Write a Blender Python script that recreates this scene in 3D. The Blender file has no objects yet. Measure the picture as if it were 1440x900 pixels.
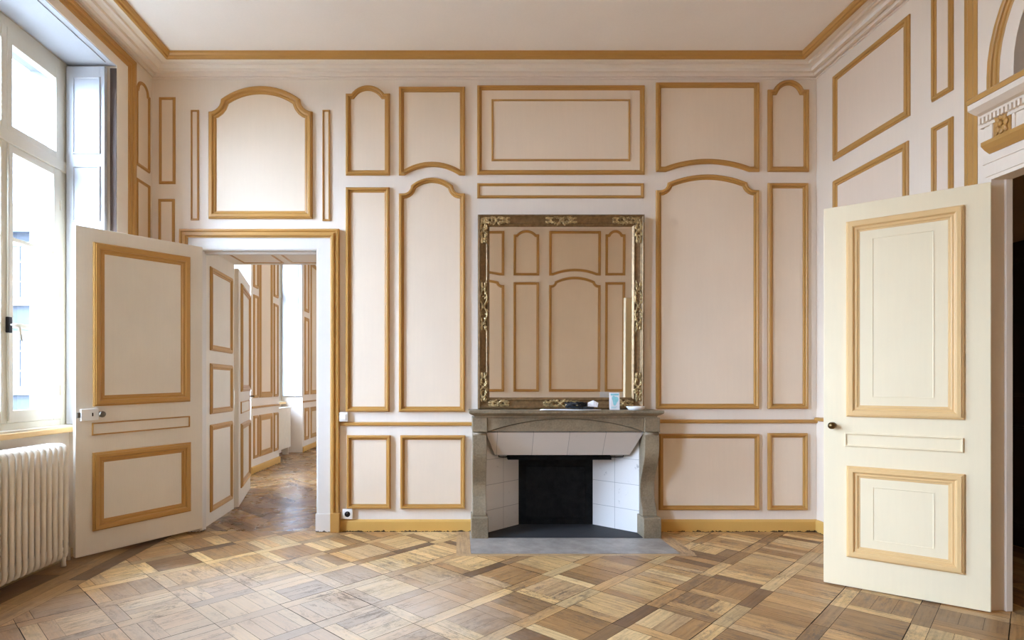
import bpy, bmesh, math, random
from mathutils import Vector, Matrix
random.seed(7)
PI = math.pi
SC = bpy.context.scene
COL = SC.collection

# ------------------------------------------------------------------ camera numbers
F, CX, CY, H = 812.0, 645.0, 541.0, 1.2          # focal length in px, principal point, eye height
D = H * F / (747 - CY)                            # distance of the chimney wall
XL, XR = (214 - CX) / F * D, (1148 - CX) / F * D  # side walls
YB = -0.25                                        # wall behind the camera
ZC = 3.775                                        # ceiling
def PY(x, y, Y): return ((x - CX) / F * Y, H - (y - CY) / F * Y)           # -> X, Z on a plane Y
def PX(x, y, X):
    Y = X * F / (x - CX); return (Y, H - (y - CY) / F * Y)                 # -> Y, Z on a plane X
def BX(x): return (x - CX) / F * D
def BZ(y): return H - (y - CY) / F * D

# ------------------------------------------------------------------ materials
def srgb(r, g, b):
    def c(v):
        v /= 255.0
        return v / 12.92 if v <= 0.04045 else ((v + 0.055) / 1.055) ** 2.4
    return (c(r), c(g), c(b), 1.0)
class NT:
    def __init__(s, name):
        s.m = bpy.data.materials.new(name); s.m.use_nodes = True
        s.t = s.m.node_tree; s.n = s.t.nodes; s.l = s.t.links
        s.b = s.n.get('Principled BSDF')
    def node(s, typ, **kw):
        n = s.n.new(typ)
        for k, v in kw.items(): setattr(n, k, v)
        return n
    def inp(s, n, k, v):
        if hasattr(v, 'is_output') or isinstance(v, bpy.types.NodeSocket): s.l.new(v, n.inputs[k])
        else: n.inputs[k].default_value = v
    def noise(s, vec, scale, detail=4, rough=.55):
        n = s.node('ShaderNodeTexNoise'); s.l.new(vec, n.inputs['Vector'])
        n.inputs['Scale'].default_value = scale; n.inputs['Detail'].default_value = detail
        n.inputs['Roughness'].default_value = rough
        return n.outputs['Fac']
    def ramp(s, fac, stops):
        r = s.node('ShaderNodeValToRGB'); s.l.new(fac, r.inputs['Fac'])
        e = r.color_ramp.elements
        while len(e) < len(stops): e.new(.5)
        for i, (p, c) in enumerate(stops): e[i].position = p; e[i].color = c
        return r.outputs['Color']
    def mix(s, fac, a, b, mode='MIX'):
        n = s.node('ShaderNodeMix', data_type='RGBA', blend_type=mode)
        s.inp(n, 0, fac); s.inp(n, 6, a); s.inp(n, 7, b)
        return n.outputs[2]
    def math(s, op, a, b=0.0, c=None):
        n = s.node('ShaderNodeMath', operation=op); s.inp(n, 0, a); s.inp(n, 1, b)
        if c is not None: s.inp(n, 2, c)
        return n.outputs[0]
    def mapping(s, vec, scale=(1, 1, 1), rot=(0, 0, 0)):
        n = s.node('ShaderNodeMapping'); s.l.new(vec, n.inputs['Vector'])
        n.inputs['Scale'].default_value = scale; n.inputs['Rotation'].default_value = rot
        return n.outputs[0]
    def obj(s): return s.node('ShaderNodeTexCoord').outputs['Object']
    def pos(s): return s.node('ShaderNodeNewGeometry').outputs['Position']
    def bump(s, h, strength=.2, dist=.01):
        n = s.node('ShaderNodeBump'); s.l.new(h, n.inputs['Height'])
        n.inputs['Strength'].default_value = strength; n.inputs['Distance'].default_value = dist
        s.l.new(n.outputs[0], s.b.inputs['Normal'])
def scl(c, k): return (min(1, c[0] * k), min(1, c[1] * k), min(1, c[2] * k), 1)

def paint(name, col, rough=.55, vary=.06, wear=None, bump=.12, spec=.35, streak=.12):
    t = NT(name); o = t.pos()
    f = t.noise(o, 2.3, 5)
    c = t.ramp(f, [(.3, scl(col, 1 - vary)), (.7, scl(col, 1 + vary))])
    g = t.noise(t.mapping(o, (60, 60, 4)), 1.0, 3)
    c = t.mix(streak * .6, c, t.ramp(g, [(.3, scl(col, .82)), (.7, scl(col, 1.08))]))
    if wear:
        z = t.node('ShaderNodeSeparateXYZ'); t.l.new(o, z.inputs[0])
        w = t.noise(o, 26, 4, .7)
        lo = t.math('SUBTRACT', w, t.math('MULTIPLY', z.outputs[2], 16.0))
        k = t.math('GREATER_THAN', lo, .42)
        c = t.mix(k, c, wear)
    t.l.new(c, t.b.inputs['Base Color']); t.b.inputs['Roughness'].default_value = rough
    t.b.inputs['Specular IOR Level'].default_value = spec
    t.bump(t.noise(t.mapping(o, (90, 90, 14)), 1.0, 4), bump, .004)
    return t.m
def plain(name, col, rough=.5, metal=0.0, vary=.1, scale=20, bump=0.0, spec=.4):
    t = NT(name); o = t.obj()
    f = t.noise(o, scale, 4)
    t.l.new(t.ramp(f, [(.3, scl(col, 1 - vary)), (.7, scl(col, 1 + vary))]), t.b.inputs['Base Color'])
    t.b.inputs['Roughness'].default_value = rough; t.b.inputs['Metallic'].default_value = metal
    t.b.inputs['Specular IOR Level'].default_value = spec
    if bump: t.bump(f, bump, .005)
    return t.m

M = {}
M['wall'] = paint('cream_paint', srgb(237, 226, 211), .55, .03)
M['wall_warmlit'] = paint('warm_lit_cream_paint', srgb(233, 218, 197), .55, .03)  # wall cream with the right side's warm light put into the colour
M['field_warmlit'] = paint('warm_lit_beige_panel_paint', srgb(231, 212, 189), .5, .025)  # panel beige, tinted by the same painted warm light
M['field'] = paint('beige_panel_paint', srgb(234, 216, 192), .5, .025)
M['ochre'] = paint('ochre_paint', srgb(188, 141, 74), .36, .05, spec=.5, streak=.03, bump=.04)
M['ochre_base'] = paint('ochre_skirting_paint', srgb(212, 168, 92), .4, .05, streak=.05, wear=srgb(60, 45, 30))
M['pale_ochre'] = paint('pale_ochre_paint', srgb(226, 188, 130), .4, .03, streak=.04)
M['white'] = paint('white_gloss_paint', srgb(220, 213, 203), .4, .03, wear=srgb(90, 80, 70))
M['door'] = paint('ivory_door_paint', srgb(230, 221, 205), .42, .04)
M['door2'] = paint('warm_white_door_paint', srgb(238, 221, 184), .42, .025)
M['ceil'] = paint('ceiling_paint', srgb(243, 235, 225), .7, .02, bump=.05)
M['winpaint'] = paint('window_paint', srgb(222, 215, 196), .4, .03)
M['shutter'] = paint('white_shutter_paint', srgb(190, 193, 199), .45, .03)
M['dark'] = plain('dark_gap', srgb(38, 30, 25), .8)
M['steel'] = plain('aged_steel', srgb(120, 112, 100), .3, 1.0)
M['brass'] = plain('tarnished_brass', srgb(110, 90, 60), .32, 1.0)
M['darkmetal'] = plain('dark_iron', srgb(45, 40, 38), .45, .8)
M['plastic'] = plain('white_plastic', srgb(238, 236, 230), .35, 0, .01)
M['paper'] = plain('white_paper', srgb(242, 242, 244), .7, 0, .01)
M['cyan'] = plain('pale_turquoise_print', srgb(150, 215, 222), .6, 0, .12, 60)
M['blackrubber'] = plain('black_rubber', srgb(24, 24, 26), .5)
M['radiator'] = plain('cream_radiator_enamel', srgb(236, 226, 208), .38, 0, .04, 12)
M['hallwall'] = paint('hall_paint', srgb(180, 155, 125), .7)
M['darkwood'] = plain('dark_brown_wood', srgb(42, 31, 24), .5, 0, .2, 6)

def stone():
    t = NT('grey_limestone'); o = t.obj()
    f = t.noise(o, 5, 6, .65); g = t.noise(o, 70, 4, .6)
    c = t.ramp(f, [(.25, srgb(98, 83, 60)), (.5, srgb(130, 113, 86)), (.75, srgb(154, 137, 108))])
    c = t.mix(.16, c, t.ramp(g, [(.35, srgb(95, 84, 70)), (.65, srgb(185, 170, 150))]))
    t.l.new(c, t.b.inputs['Base Color']); t.b.inputs['Roughness'].default_value = .5
    t.bump(g, .15, .003); return t.m
M['stone'] = stone()
def hearth():
    t = NT('grey_hearth_slab'); o = t.obj()
    f = t.noise(o, 6, 7, .7)
    c = t.ramp(f, [(.25, srgb(120, 112, 104)), (.55, srgb(158, 150, 140)), (.8, srgb(186, 176, 162))])
    t.l.new(c, t.b.inputs['Base Color']); t.b.inputs['Roughness'].default_value = .45; return t.m
M['hearth'] = hearth()
def firetile(name, col, bw, bh, soot=.5, axis=0):
    t = NT(name); o = t.obj()
    b = t.node('ShaderNodeTexBrick'); b.offset = .0
    uv = t.node('ShaderNodeUVMap').outputs[0]
    t.l.new(uv, b.inputs['Vector'])
    b.inputs['Color1'].default_value = col; b.inputs['Color2'].default_value = scl(col, .95)
    b.inputs['Mortar'].default_value = scl(col, .42)
    b.inputs['Scale'].default_value = 1.0; b.inputs['Brick Width'].default_value = bw; b.inputs['Row Height'].default_value = bh
    b.inputs['Mortar Size'].default_value = .0016; b.inputs['Mortar Smooth'].default_value = .1
    f = t.noise(o, 9, 6, .75)
    k = t.ramp(f, [(.62, (0, 0, 0, 1)), (.74, (1, 1, 1, 1))])
    kk = t.math('MULTIPLY', k, soot)
    c = t.mix(kk, b.outputs['Color'], srgb(70, 60, 52))
    t.l.new(c, t.b.inputs['Base Color']); t.b.inputs['Roughness'].default_value = .7
    t.bump(t.noise(o, 30, 4), .1, .004); return t.m
M['firetile'] = firetile('whitewashed_fire_tile', srgb(224, 219, 212), .245, .205, .6)
M['hood'] = firetile('whitewashed_hood_tile', srgb(220, 211, 200), .285, 2.0, .25)
M['firefloor'] = firetile('soot_black_floor_tile', srgb(46, 45, 46), .17, .17, .9)
def iron():
    t = NT('black_cast_iron'); o = t.obj(); f = t.noise(o, 14, 6, .7)
    t.l.new(t.ramp(f, [(.3, srgb(12, 12, 12)), (.75, srgb(36, 35, 34))]), t.b.inputs['Base Color'])
    t.b.inputs['Roughness'].default_value = .75; t.b.inputs['Specular IOR Level'].default_value = .15; t.bump(f, .3, .01); return t.m
M['iron'] = iron()
def gilt(name, a, b, rough):
    t = NT(name); o = t.obj(); f = t.noise(o, 38, 5, .7)
    t.l.new(t.ramp(f, [(.3, a), (.7, b)]), t.b.inputs['Base Color'])
    t.b.inputs['Roughness'].default_value = rough; t.b.inputs['Metallic'].default_value = .55
    t.bump(f, .12, .003); return t.m
M['gilt'] = gilt('aged_gilt', srgb(112, 88, 58), srgb(146, 117, 80), .36)
M['ornament'] = gilt('gilt_ornament', srgb(112, 90, 54), srgb(226, 198, 142), .3)
def mirror():
    t = NT('old_mirror_glass'); t.b.inputs['Metallic'].default_value = 1.0
    t.b.inputs['Roughness'].default_value = .015; t.b.inputs['Base Color'].default_value = (.88, .84, .77, 1); return t.m
M['mirror'] = mirror()
def glass():
    t = NT('window_glass'); tr = t.node('ShaderNodeBsdfTransparent'); gl = t.node('ShaderNodeBsdfGlossy')
    tr.inputs[0].default_value = (.96, .98, .98, 1); gl.inputs['Roughness'].default_value = .02
    lw = t.node('ShaderNodeFresnel'); lw.inputs[0].default_value = 1.45
    mx = t.node('ShaderNodeMixShader'); ge = t.node('ShaderNodeNewGeometry'); fac = t.math('MULTIPLY', lw.outputs[0], t.math('SUBTRACT', 1.0, ge.outputs['Backfacing'])); t.l.new(fac, mx.inputs[0])
    t.l.new(tr.outputs[0], mx.inputs[1]); t.l.new(gl.outputs[0], mx.inputs[2])
    t.l.new(mx.outputs[0], t.n['Material Output'].inputs[0]); return t.m
M['glass'] = glass()
M['darkglass'] = plain('dark_lunette_glass', srgb(58, 50, 44), .25, 0, .1)
def parquet(name, grain=(3.2, 60), stain=.55, rough=(.30, .50), spec=.45, wear=1.0):  # wear drives the dark stains and the painted pale sheen
    t = NT(name); p = t.pos()
    col = t.node('ShaderNodeVertexColor'); col.layer_name = 'Col'
    uv = t.node('ShaderNodeUVMap'); uv.uv_map = 'UVMap'
    gv = t.mapping(uv.outputs[0], (grain[0], grain[1], 1))
    g = t.noise(gv, 1.0, 6, .68)
    c = t.mix(1.0, col.outputs[0], t.ramp(g, [(.28, (.62, .58, .55, 1)), (.5, (.95, .95, .95, 1)), (.72, (1.18, 1.17, 1.13, 1))]), 'MULTIPLY')
    s1 = t.noise(t.mapping(uv.outputs[0], (2.5, 11, 1)), 1.0, 8, .78)
    k = t.ramp(s1, [(.52, (0, 0, 0, 1)), (.66, (1, 1, 1, 1))])
    s2 = t.noise(p, 1.7, 5, .65)
    k2 = t.ramp(s2, [(.42, (0, 0, 0, 1)), (.62, (1, 1, 1, 1))])
    kk = t.math('MULTIPLY', t.math('MULTIPLY', k, k2), stain)
    c = t.mix(kk, c, srgb(74, 60, 52))
    s3 = t.noise(p, 42, 6, .8)
    k3 = t.math('MULTIPLY', t.ramp(s3, [(.56, (0, 0, 0, 1)), (.64, (1, 1, 1, 1))]), .4 if wear > 0 else .1)
    c = t.mix(k3, c, srgb(92, 74, 60))
    sp = t.node('ShaderNodeSeparateXYZ'); t.l.new(p, sp.inputs[0])
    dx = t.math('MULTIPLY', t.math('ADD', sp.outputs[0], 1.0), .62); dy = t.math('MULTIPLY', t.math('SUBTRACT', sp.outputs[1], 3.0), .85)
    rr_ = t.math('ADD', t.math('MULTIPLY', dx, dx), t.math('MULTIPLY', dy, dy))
    wear_sheen = t.math('SUBTRACT', t.math('ADD', t.noise(p, 2.2, 6, .7), .55), rr_)
    kw = t.math('MULTIPLY', t.ramp(wear_sheen, [(.3, (0, 0, 0, 1)), (.95, (1, 1, 1, 1))]), wear)
    c = t.mix(kw, c, t.mix(.6, c, srgb(224, 210, 192)))  # pale patch: worn boards plus floor sheen put into the colour
    s4 = t.noise(t.mapping(uv.outputs[0], (1.0, 2.6, 1)), 5.5, 12, .86)
    k4 = t.math('MULTIPLY', t.math('MULTIPLY', t.ramp(s4, [(.50, (0, 0, 0, 1)), (.56, (1, 1, 1, 1))]), k2), .72 if wear > 0 else .0)
    c = t.mix(k4, c, srgb(96, 80, 68))
    t.l.new(c, t.b.inputs['Base Color'])
    r = t.node('ShaderNodeMapRange'); t.l.new(t.noise(p, 3.0, 5, .7), r.inputs[0])
    r.inputs[1].default_value = .3; r.inputs[2].default_value = .7
    r.inputs[3].default_value = rough[0]; r.inputs[4].default_value = rough[1]
    t.l.new(r.outputs[0], t.b.inputs['Roughness']); t.b.inputs['Specular IOR Level'].default_value = spec
    t.bump(t.math('ADD', g, t.math('MULTIPLY', s2, 3.0)), .18, .003)
    return t.m
M['parquet'] = parquet('worn_oak_parquet')
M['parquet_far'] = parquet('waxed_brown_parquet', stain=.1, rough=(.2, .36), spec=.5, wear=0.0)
def facade(name, c1, c2, bw, bh):
    t = NT(name); p = t.pos()
    b = t.node('ShaderNodeTexBrick')
    cmb = t.node('ShaderNodeCombineXYZ'); sp = t.node('ShaderNodeSeparateXYZ'); t.l.new(p, sp.inputs[0])
    t.l.new(t.math('ADD', sp.outputs[0], sp.outputs[1]), cmb.inputs[0]); t.l.new(sp.outputs[2], cmb.inputs[1])
    t.l.new(cmb.outputs[0], b.inputs['Vector'])
    b.inputs['Color1'].default_value = c1; b.inputs['Color2'].default_value = c2
    b.inputs['Mortar'].default_value = scl(c1, .8); b.inputs['Scale'].default_value = 1
    b.inputs['Brick Width'].default_value = bw; b.inputs['Row Height'].default_value = bh
    b.inputs['Mortar Size'].default_value = .012
    c = t.mix(.4, b.outputs[0], t.ramp(t.noise(p, 1.2, 6, .7), [(.3, scl(c1, .75)), (.7, scl(c1, 1.1))]))
    t.l.new(c, t.b.inputs['Base Color']); t.b.inputs['Roughness'].default_value = .85; return t.m
M['facade'] = facade('pale_ashlar', srgb(92, 94, 98), srgb(86, 89, 94), .9, .36)
M['ashlar'] = facade('pale_ashlar_reveal', srgb(122, 124, 126), srgb(112, 115, 118), .55, .34)
M['facade2'] = facade('grey_render', srgb(60, 63, 68), srgb(56, 59, 65), 1.6, .7)
M['slate'] = plain('slate_roof', srgb(70, 76, 86), .6, 0, .15, 4)
M['fwin'] = plain('facade_window_pane', srgb(70, 78, 88), .15, 0, .1, 2)
M['fframe'] = plain('facade_window_frame', srgb(112, 114, 116), .6, 0, .05)
M['ground'] = plain('courtyard_gravel', srgb(176, 170, 160), .9, 0, .15, 8)

# ------------------------------------------------------------------ mesh builder
class MB:
    def __init__(s): s.v = []; s.f = []; s.sm = []
    def add(s, vs, fs, smooth=False):
        o = len(s.v); s.v += [tuple(p) for p in vs]
        for f in fs: s.f.append(tuple(i + o for i in f)); s.sm.append(smooth)
        return s
    def box(s, a, b):
        (x0, y0, z0), (x1, y1, z1) = a, b
        x0, x1 = sorted((x0, x1)); y0, y1 = sorted((y0, y1)); z0, z1 = sorted((z0, z1))
        return s.add([(x0, y0, z0), (x1, y0, z0), (x1, y1, z0), (x0, y1, z0), (x0, y0, z1), (x1, y0, z1), (x1, y1, z1), (x0, y1, z1)],
                     [(0, 3, 2, 1), (4, 5, 6, 7), (0, 1, 5, 4), (1, 2, 6, 5), (2, 3, 7, 6), (3, 0, 4, 7)])
    def prism(s, poly, mp, h0, h1):
        n = len(poly)
        vs = [mp(a, b, h0) for a, b in poly] + [mp(a, b, h1) for a, b in poly]
        return s.add(vs, [tuple(range(n)), tuple(range(2 * n - 1, n - 1, -1))] +
                     [(i, (i + 1) % n, n + (i + 1) % n, n + i) for i in range(n)])
    def loft(s, rings, smooth=True, caps=True, closed_ring=True):
        n = len(rings[0]); vs = [p for r in rings for p in r]; fs = []
        m = n if closed_ring else n - 1
        for k in range(len(rings) - 1):
            for i in range(m):
                j = (i + 1) % n
                fs.append((k * n + i, k * n + j, (k + 1) * n + j, (k + 1) * n + i))
        s.add(vs, fs, smooth)
        if caps:
            o = len(s.v) - len(vs)
            s.f.append(tuple(o + i for i in range(n))); s.sm.append(False)
            q = o + (len(rings) - 1) * n
            s.f.append(tuple(q + n - 1 - i for i in range(n))); s.sm.append(False)
        return s
    def tube(s, pts, r, seg=10, closed=False):
        pts = [Vector(p) for p in pts]; n = len(pts); rings = []; up = None
        for i, p in enumerate(pts):
            a = pts[(i - 1) % n] if (closed or i > 0) else p
            b = pts[(i + 1) % n] if (closed or i < n - 1) else p
            d = (b - a).normalized()
            if up is None:
                up = Vector((0, 0, 1)) if abs(d.z) < .9 else Vector((1, 0, 0))
            e = (up - d * up.dot(d)).normalized(); up = e; g = d.cross(e)
            rr = r[i] if isinstance(r, (list, tuple)) else r
            rings.append([p + (e * math.cos(2 * PI * k / seg) + g * math.sin(2 * PI * k / seg)) * rr for k in range(seg)])
        if closed: rings.append(rings[0])
        return s.loft(rings, True, not closed)
    def lathe(s, prof, c, seg=24, axis='z', smooth=True):
        rings = []
        for r, h in prof:
            ring = []
            for k in range(seg):
                a = 2 * PI * k / seg; q = (r * math.cos(a), r * math.sin(a))
                if axis == 'z': ring.append((c[0] + q[0], c[1] + q[1], c[2] + h))
                elif axis == 'y': ring.append((c[0] + q[0], c[1] + h, c[2] + q[1]))
                else: ring.append((c[0] + h, c[1] + q[0], c[2] + q[1]))
            rings.append(ring)
        return s.loft(rings, smooth, True)
    def blob(s, c, r, rot=None, seg=8, rg=5):
        vs = []; fs = []; R = rot or Matrix.Identity(3)
        for i in range(rg + 1):
            t = PI * i / rg
            for k in range(seg):
                a = 2 * PI * k / seg
                v = R @ Vector((r[0] * math.sin(t) * math.cos(a), r[1] * math.sin(t) * math.sin(a), r[2] * math.cos(t)))
                vs.append(tuple(v + Vector(c)))
        for i in range(rg):
            for k in range(seg):
                j = (k + 1) % seg; fs.append((i * seg + k, i * seg + j, (i + 1) * seg + j, (i + 1) * seg + k))
        return s.add(vs, fs, True)
    def sweep(s, path, prof, mp, closed=True, smooth=False):
        """prof = closed list of (inset, height); path is 2-D, inset goes to its left"""
        n = len(path); P = [Vector(p) for p in path]; rings = []
        for i in range(n):
            d0 = (P[i] - P[i - 1]).normalized() if (closed or i > 0) else None
            d1 = (P[(i + 1) % n] - P[i]).normalized() if (closed or i < n - 1) else None
            if d0 is None: d0 = d1
            if d1 is None: d1 = d0
            n0 = Vector((-d0.y, d0.x)); n1 = Vector((-d1.y, d1.x)); m = (n0 + n1)
            m = m.normalized() if m.length > 1e-6 else n0
            k = 1 / max(.45, m.dot(n0))
            rings.append([mp(P[i].x + m.x * a * k, P[i].y + m.y * a * k, h) for a, h in prof])
        if closed: rings.append(rings[0])
        return s.loft(rings, smooth, not closed)
    def build(s, name, mat, parent=None, base=(0, 0, 0), bevel=0, fix=True, uvfn=None):
        me = bpy.data.meshes.new(name)
        bv = Vector(base)
        me.from_pydata([tuple(Vector(p) - bv) for p in s.v], [], s.f)
        me.polygons.foreach_set('use_smooth', s.sm)
        me.update()
        if fix:
            bm = bmesh.new(); bm.from_mesh(me)
            bmesh.ops.remove_doubles(bm, verts=bm.verts, dist=1e-6)
            bmesh.ops.recalc_face_normals(bm, faces=bm.faces); bm.to_mesh(me); bm.free()
        if uvfn:
            uv = me.uv_layers.new(name='UVMap')
            for p in me.polygons:
                for li in p.loop_indices:
                    uv.data[li].uv = uvfn(me.vertices[me.loops[li].vertex_index].co, p.normal)
        me.materials.append(mat)
        o = bpy.data.objects.new(name, me); COL.objects.link(o)
        if parent: o.parent = parent
        else: o.location = base
        if bevel:
            b = o.modifiers.new('edge', 'BEVEL'); b.width = bevel; b.segments = 2; b.limit_method = 'ANGLE'; b.angle_limit = .7
        return o
def tag(o, label=None, cat=None, group=None, kind=None):
    if label: o['label'] = label
    if cat: o['category'] = cat
    if group: o['group'] = group
    if kind: o['kind'] = kind
    return o
def empty(name, loc=(0, 0, 0), rot=(0, 0, 0), **kw):
    o = bpy.data.objects.new(name, None); COL.objects.link(o); o.location = loc; o.rotation_euler = rot
    o.empty_display_size = .1
    return tag(o, **kw)
def struct(o, label, cat): return tag(o, label, cat, None, 'structure')
def copy_tree(o, parent=None):
    c = o.copy(); COL.objects.link(c)
    if parent: c.parent = parent
    for ch in list(o.children): copy_tree(ch, c)
    return c

# plane mappings (a, b, height above the surface) -> xyz
def mback(a, b, h): return (a, D - h, b)
def mrear(a, b, h): return (a, YB + h, b)
def mleft(a, b, h): return (XL + h, a, b)
def mright(a, b, h): return (XR - h, a, b)
def mloc(a, b, h): return (a, h, b)

# ------------------------------------------------------------------ panel outlines
def rect(x0, z0, x1, z1): return [(x0, z0), (x1, z0), (x1, z1), (x0, z1)]
def arc3(p0, pm, p1, n=16):
    """arc from p0 to p1 through the apex height pm (symmetric)"""
    c = (p1[0] - p0[0]) / 2; s = pm - p0[1]
    if abs(s) < 1e-6: return [p0, p1]
    R = (c * c + s * s) / (2 * abs(s)); sg = 1 if s > 0 else -1
    cx = (p0[0] + p1[0]) / 2; cz = pm - sg * R
    a0 = math.atan2((p0[1] - cz), p0[0] - cx); a1 = math.atan2((p1[1] - cz), p1[0] - cx)
    if sg > 0:
        if s > R: pass
        return [(cx + R * math.cos(a0 + (a1 - a0) * i / n), cz + R * math.sin(a0 + (a1 - a0) * i / n)) for i in range(n + 1)]
    if a1 < a0: a1 += 2 * PI
    return [(cx + R * math.cos(a0 + (a1 - a0) * i / n), cz + R * math.sin(a0 + (a1 - a0) * i / n)) for i in range(n + 1)]
def panel_outline(x0, x1, zt, zb, top=None, bot=None):
    """top = (shoulder z, flat, cove radius, apex z);  bot = (flat, rise)"""
    pts = []
    if bot:
        fl, rise = bot
        pts += [(x0, zb)] + arc3((x0 + fl, zb), zb + rise, (x1 - fl, zb)) + [(x1, zb)]
    else: pts += [(x0, zb), (x1, zb)]
    if top:
        zs, fl, cv, ap = top
        pts.append((x1, zs))
        rgt = []
        if fl > 1e-4: rgt.append((x1 - fl, zs))
        if cv > 0:
            cx, cz = x1 - fl, zs + cv                      # cove centre at the outer corner
            for i in range(0 if fl <= 1e-4 else 1, 7):
                a = -PI / 2 - (PI / 2) * i / 6
                if i == 0: continue
                rgt.append((cx + cv * math.cos(a), cz + cv * math.sin(a)))
        pts += rgt
        p1 = (x1 - fl - cv, zs + cv); p0 = (x0 + fl + cv, zs + cv)
        arc = arc3(p0, ap, p1)[::-1]
        pts += arc[1:-1] if cv > 0 or fl > 1e-4 else arc[1:-1]
        pts += [p0] if not (cv > 0 or fl > 1e-4) else [p0]
        lft = [(x0 + x1 - a, b) for a, b in rgt][::-1]
        if lft and abs(lft[0][0] - p0[0]) < 1e-6: lft = lft[1:]
        pts += lft
        pts.append((x0, zs))
    else: pts += [(x1, zt), (x0, zt)]
    out = []
    for p in pts:
        if not out or (abs(p[0] - out[-1][0]) + abs(p[1] - out[-1][1])) > 1e-5: out.append(p)
    return out
def mould_profile(w, h=.024):
    return [(0, 0), (0, h * .45), (.10 * w, h * .70), (.17 * w, h * .70), (.19 * w, h), (.44 * w, h), (.52 * w, h * .86), (.55 * w, h * .48),
            (.62 * w, h * .42), (.70 * w, h * .52), (.78 * w, h * .46), (.82 * w, h * .20), (.92 * w, h * .18), (w, h * .06), (w, 0)]
def inset(path, a):
    n = len(path); P = [Vector(p) for p in path]; out = []
    for i in range(n):
        d0 = (P[i] - P[i - 1]).normalized(); d1 = (P[(i + 1) % n] - P[i]).normalized()
        n0 = Vector((-d0.y, d0.x)); n1 = Vector((-d1.y, d1.x)); m = (n0 + n1).normalized(); k = 1 / max(.45, m.dot(n0))
        out.append((P[i].x + m.x * a * k, P[i].y + m.y * a * k))
    return out
def panel(parent, path, w, mp, field, mould, base=(0, 0, 0), h=.028, fh=.005, names=('wall_panel', 'panel_moulding')):
    area = sum(path[i - 1][0] * path[i][1] - path[i][0] * path[i - 1][1] for i in range(len(path)))
    if area < 0: path = path[::-1]
    m = MB().prism(inset(path, w * .6), mp, 0, fh)
    p = m.build(names[0], field, parent, base)
    q = MB().sweep(path, mould_profile(w, h), mp).build(names[1], mould, p)
    if base != (0, 0, 0):
        for v in q.data.vertices: v.co -= Vector(base)
    return p

# ================================================================== ROOM SHELL
XWIN = -2.865                                     # window plane on the left wall
WY0, WY1, WZT = 3.02, 4.246, BZ(0) * 0 + 3.545    # recess of the window in the photo
W2Y0, W2Y1 = .35, 1.58                            # second window of the same wall, unseen, added for daylight
XOUT = XWIN - .26
DX0, DX1, DZT = -2.22, BX(446), BZ(350)           # doorway in the chimney wall
YW = 5.6                                          # far face of the thick chimney wall
FX0, FX1, FZ = PY(685, 0, D)[0], PY(899, 0, D)[0], .84

def notch_wall(a0, a1, ztop, notches):
    """closed polygon of a wall with openings that start at the floor"""
    pts = [(a0, 0)]
    for n0, n1, zt in notches: pts += [(n0, 0), (n0, zt), (n1, zt), (n1, 0)]
    return pts + [(a1, 0), (a1, ztop), (a0, ztop)]

wall_back = MB().prism(notch_wall(XL - .5, XR + .12, ZC + .1, [(DX0, DX1, DZT + .05), (FX0 - .02, FX1 + .02, FZ)]), mback, 0, -(YW - D)).build('wall_back', M['wall'])
struct(wall_back, 'cream panelled chimney wall with ochre mouldings around mirror and fireplace', 'wall')
wl = MB().prism(notch_wall(YB - .1, D + .05, ZC + .1, [(W2Y0, W2Y1, WZT), (WY0, WY1, WZT)]), mleft, 0, XWIN - .073 - XL)
wo = MB().prism(notch_wall(YB - .1, YW, ZC + .1, [(W2Y0 + .05, W2Y1 - .05, WZT - .06), (WY0 + .04, WY1 - .04, WZT - .06)]), mleft, XWIN - XL - .0725, XOUT - XL)
struct(wo.build('wall_outer', M['ashlar']), 'pale ashlar outer wall forming the stone reveal outside the window', 'wall')
for a, b in ((WY0, WY1), (W2Y0, W2Y1)): wl.box((XWIN + .0, a, 0), (XOUT + .002, b, .90))
wall_left = struct(wl.build('wall_left', M['wall']), 'shaded cream window wall with deep recess holding the radiator', 'wall')
POY0, POY1, POZ = 1.57, 3.068, 2.29               # double doorway on the right
wr = MB().prism(notch_wall(YB - .1, D + .05, ZC + .1, [(POY0 - .06, POY1 + .06, 3.60)]), mright, 0, -.07)
wall_right = struct(wr.build('wall_right', M['wall_warmlit']), 'cream panelled wall behind the open white door', 'wall')
wall_rear = struct(MB().box((XL - .4, YB, 0), (XR + .12, YB - .15, ZC + .1)).build('wall_rear', M['wall']),
                   'beige panelled wall seen reflected inside the gilt mirror', 'wall')
struct(MB().box((XL - .4, YB - .1, ZC), (XR + .1, D + .05, ZC + .12)).build('ceiling', M['ceil']), 'plain pinkish cream plaster ceiling with ochre border', 'ceiling')

# ------------------------------------------------------------------ cornice
room = [(XL, YB), (XR, YB), (XR, D), (XL, D)]
def mceil(a, b, h): return (a, b, h)
cz = 3.700
cprof = [(-.02, cz), (.014, cz), (.014, cz + .016), (.030, cz + .018), (.034, cz + .004), (.050, cz + .004), (.054, cz + .026), (.078, cz + .030), (.082, cz + .014), (.104, cz + .014), (.108, cz + .034),
         (.140, cz + .050), (.144, cz + .036), (.164, cz + .036), (.168, cz + .052), (.200, cz + .060), (.204, cz + .046), (.222, cz + .046), (.226, cz + .060), (.250, cz + .062), (.250, ZC + .01), (-.02, ZC + .01)]
cor = MB().sweep(room, cprof, mceil).build('trim_1', M['wall'])
struct(cor, 'moulded cream cornice with ochre edge running round under the ceiling', 'cornice')
gprof = [(.232, cz + .06), (.233, cz + .034), (.242, cz + .028), (.256, cz + .030), (.262, cz + .044), (.274, cz + .046), (.282, cz + .056), (.283, ZC + .005), (.232, ZC + .005)]
MB().sweep(room, gprof, mceil).build('gilt_edge', M['ochre'], cor)

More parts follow.
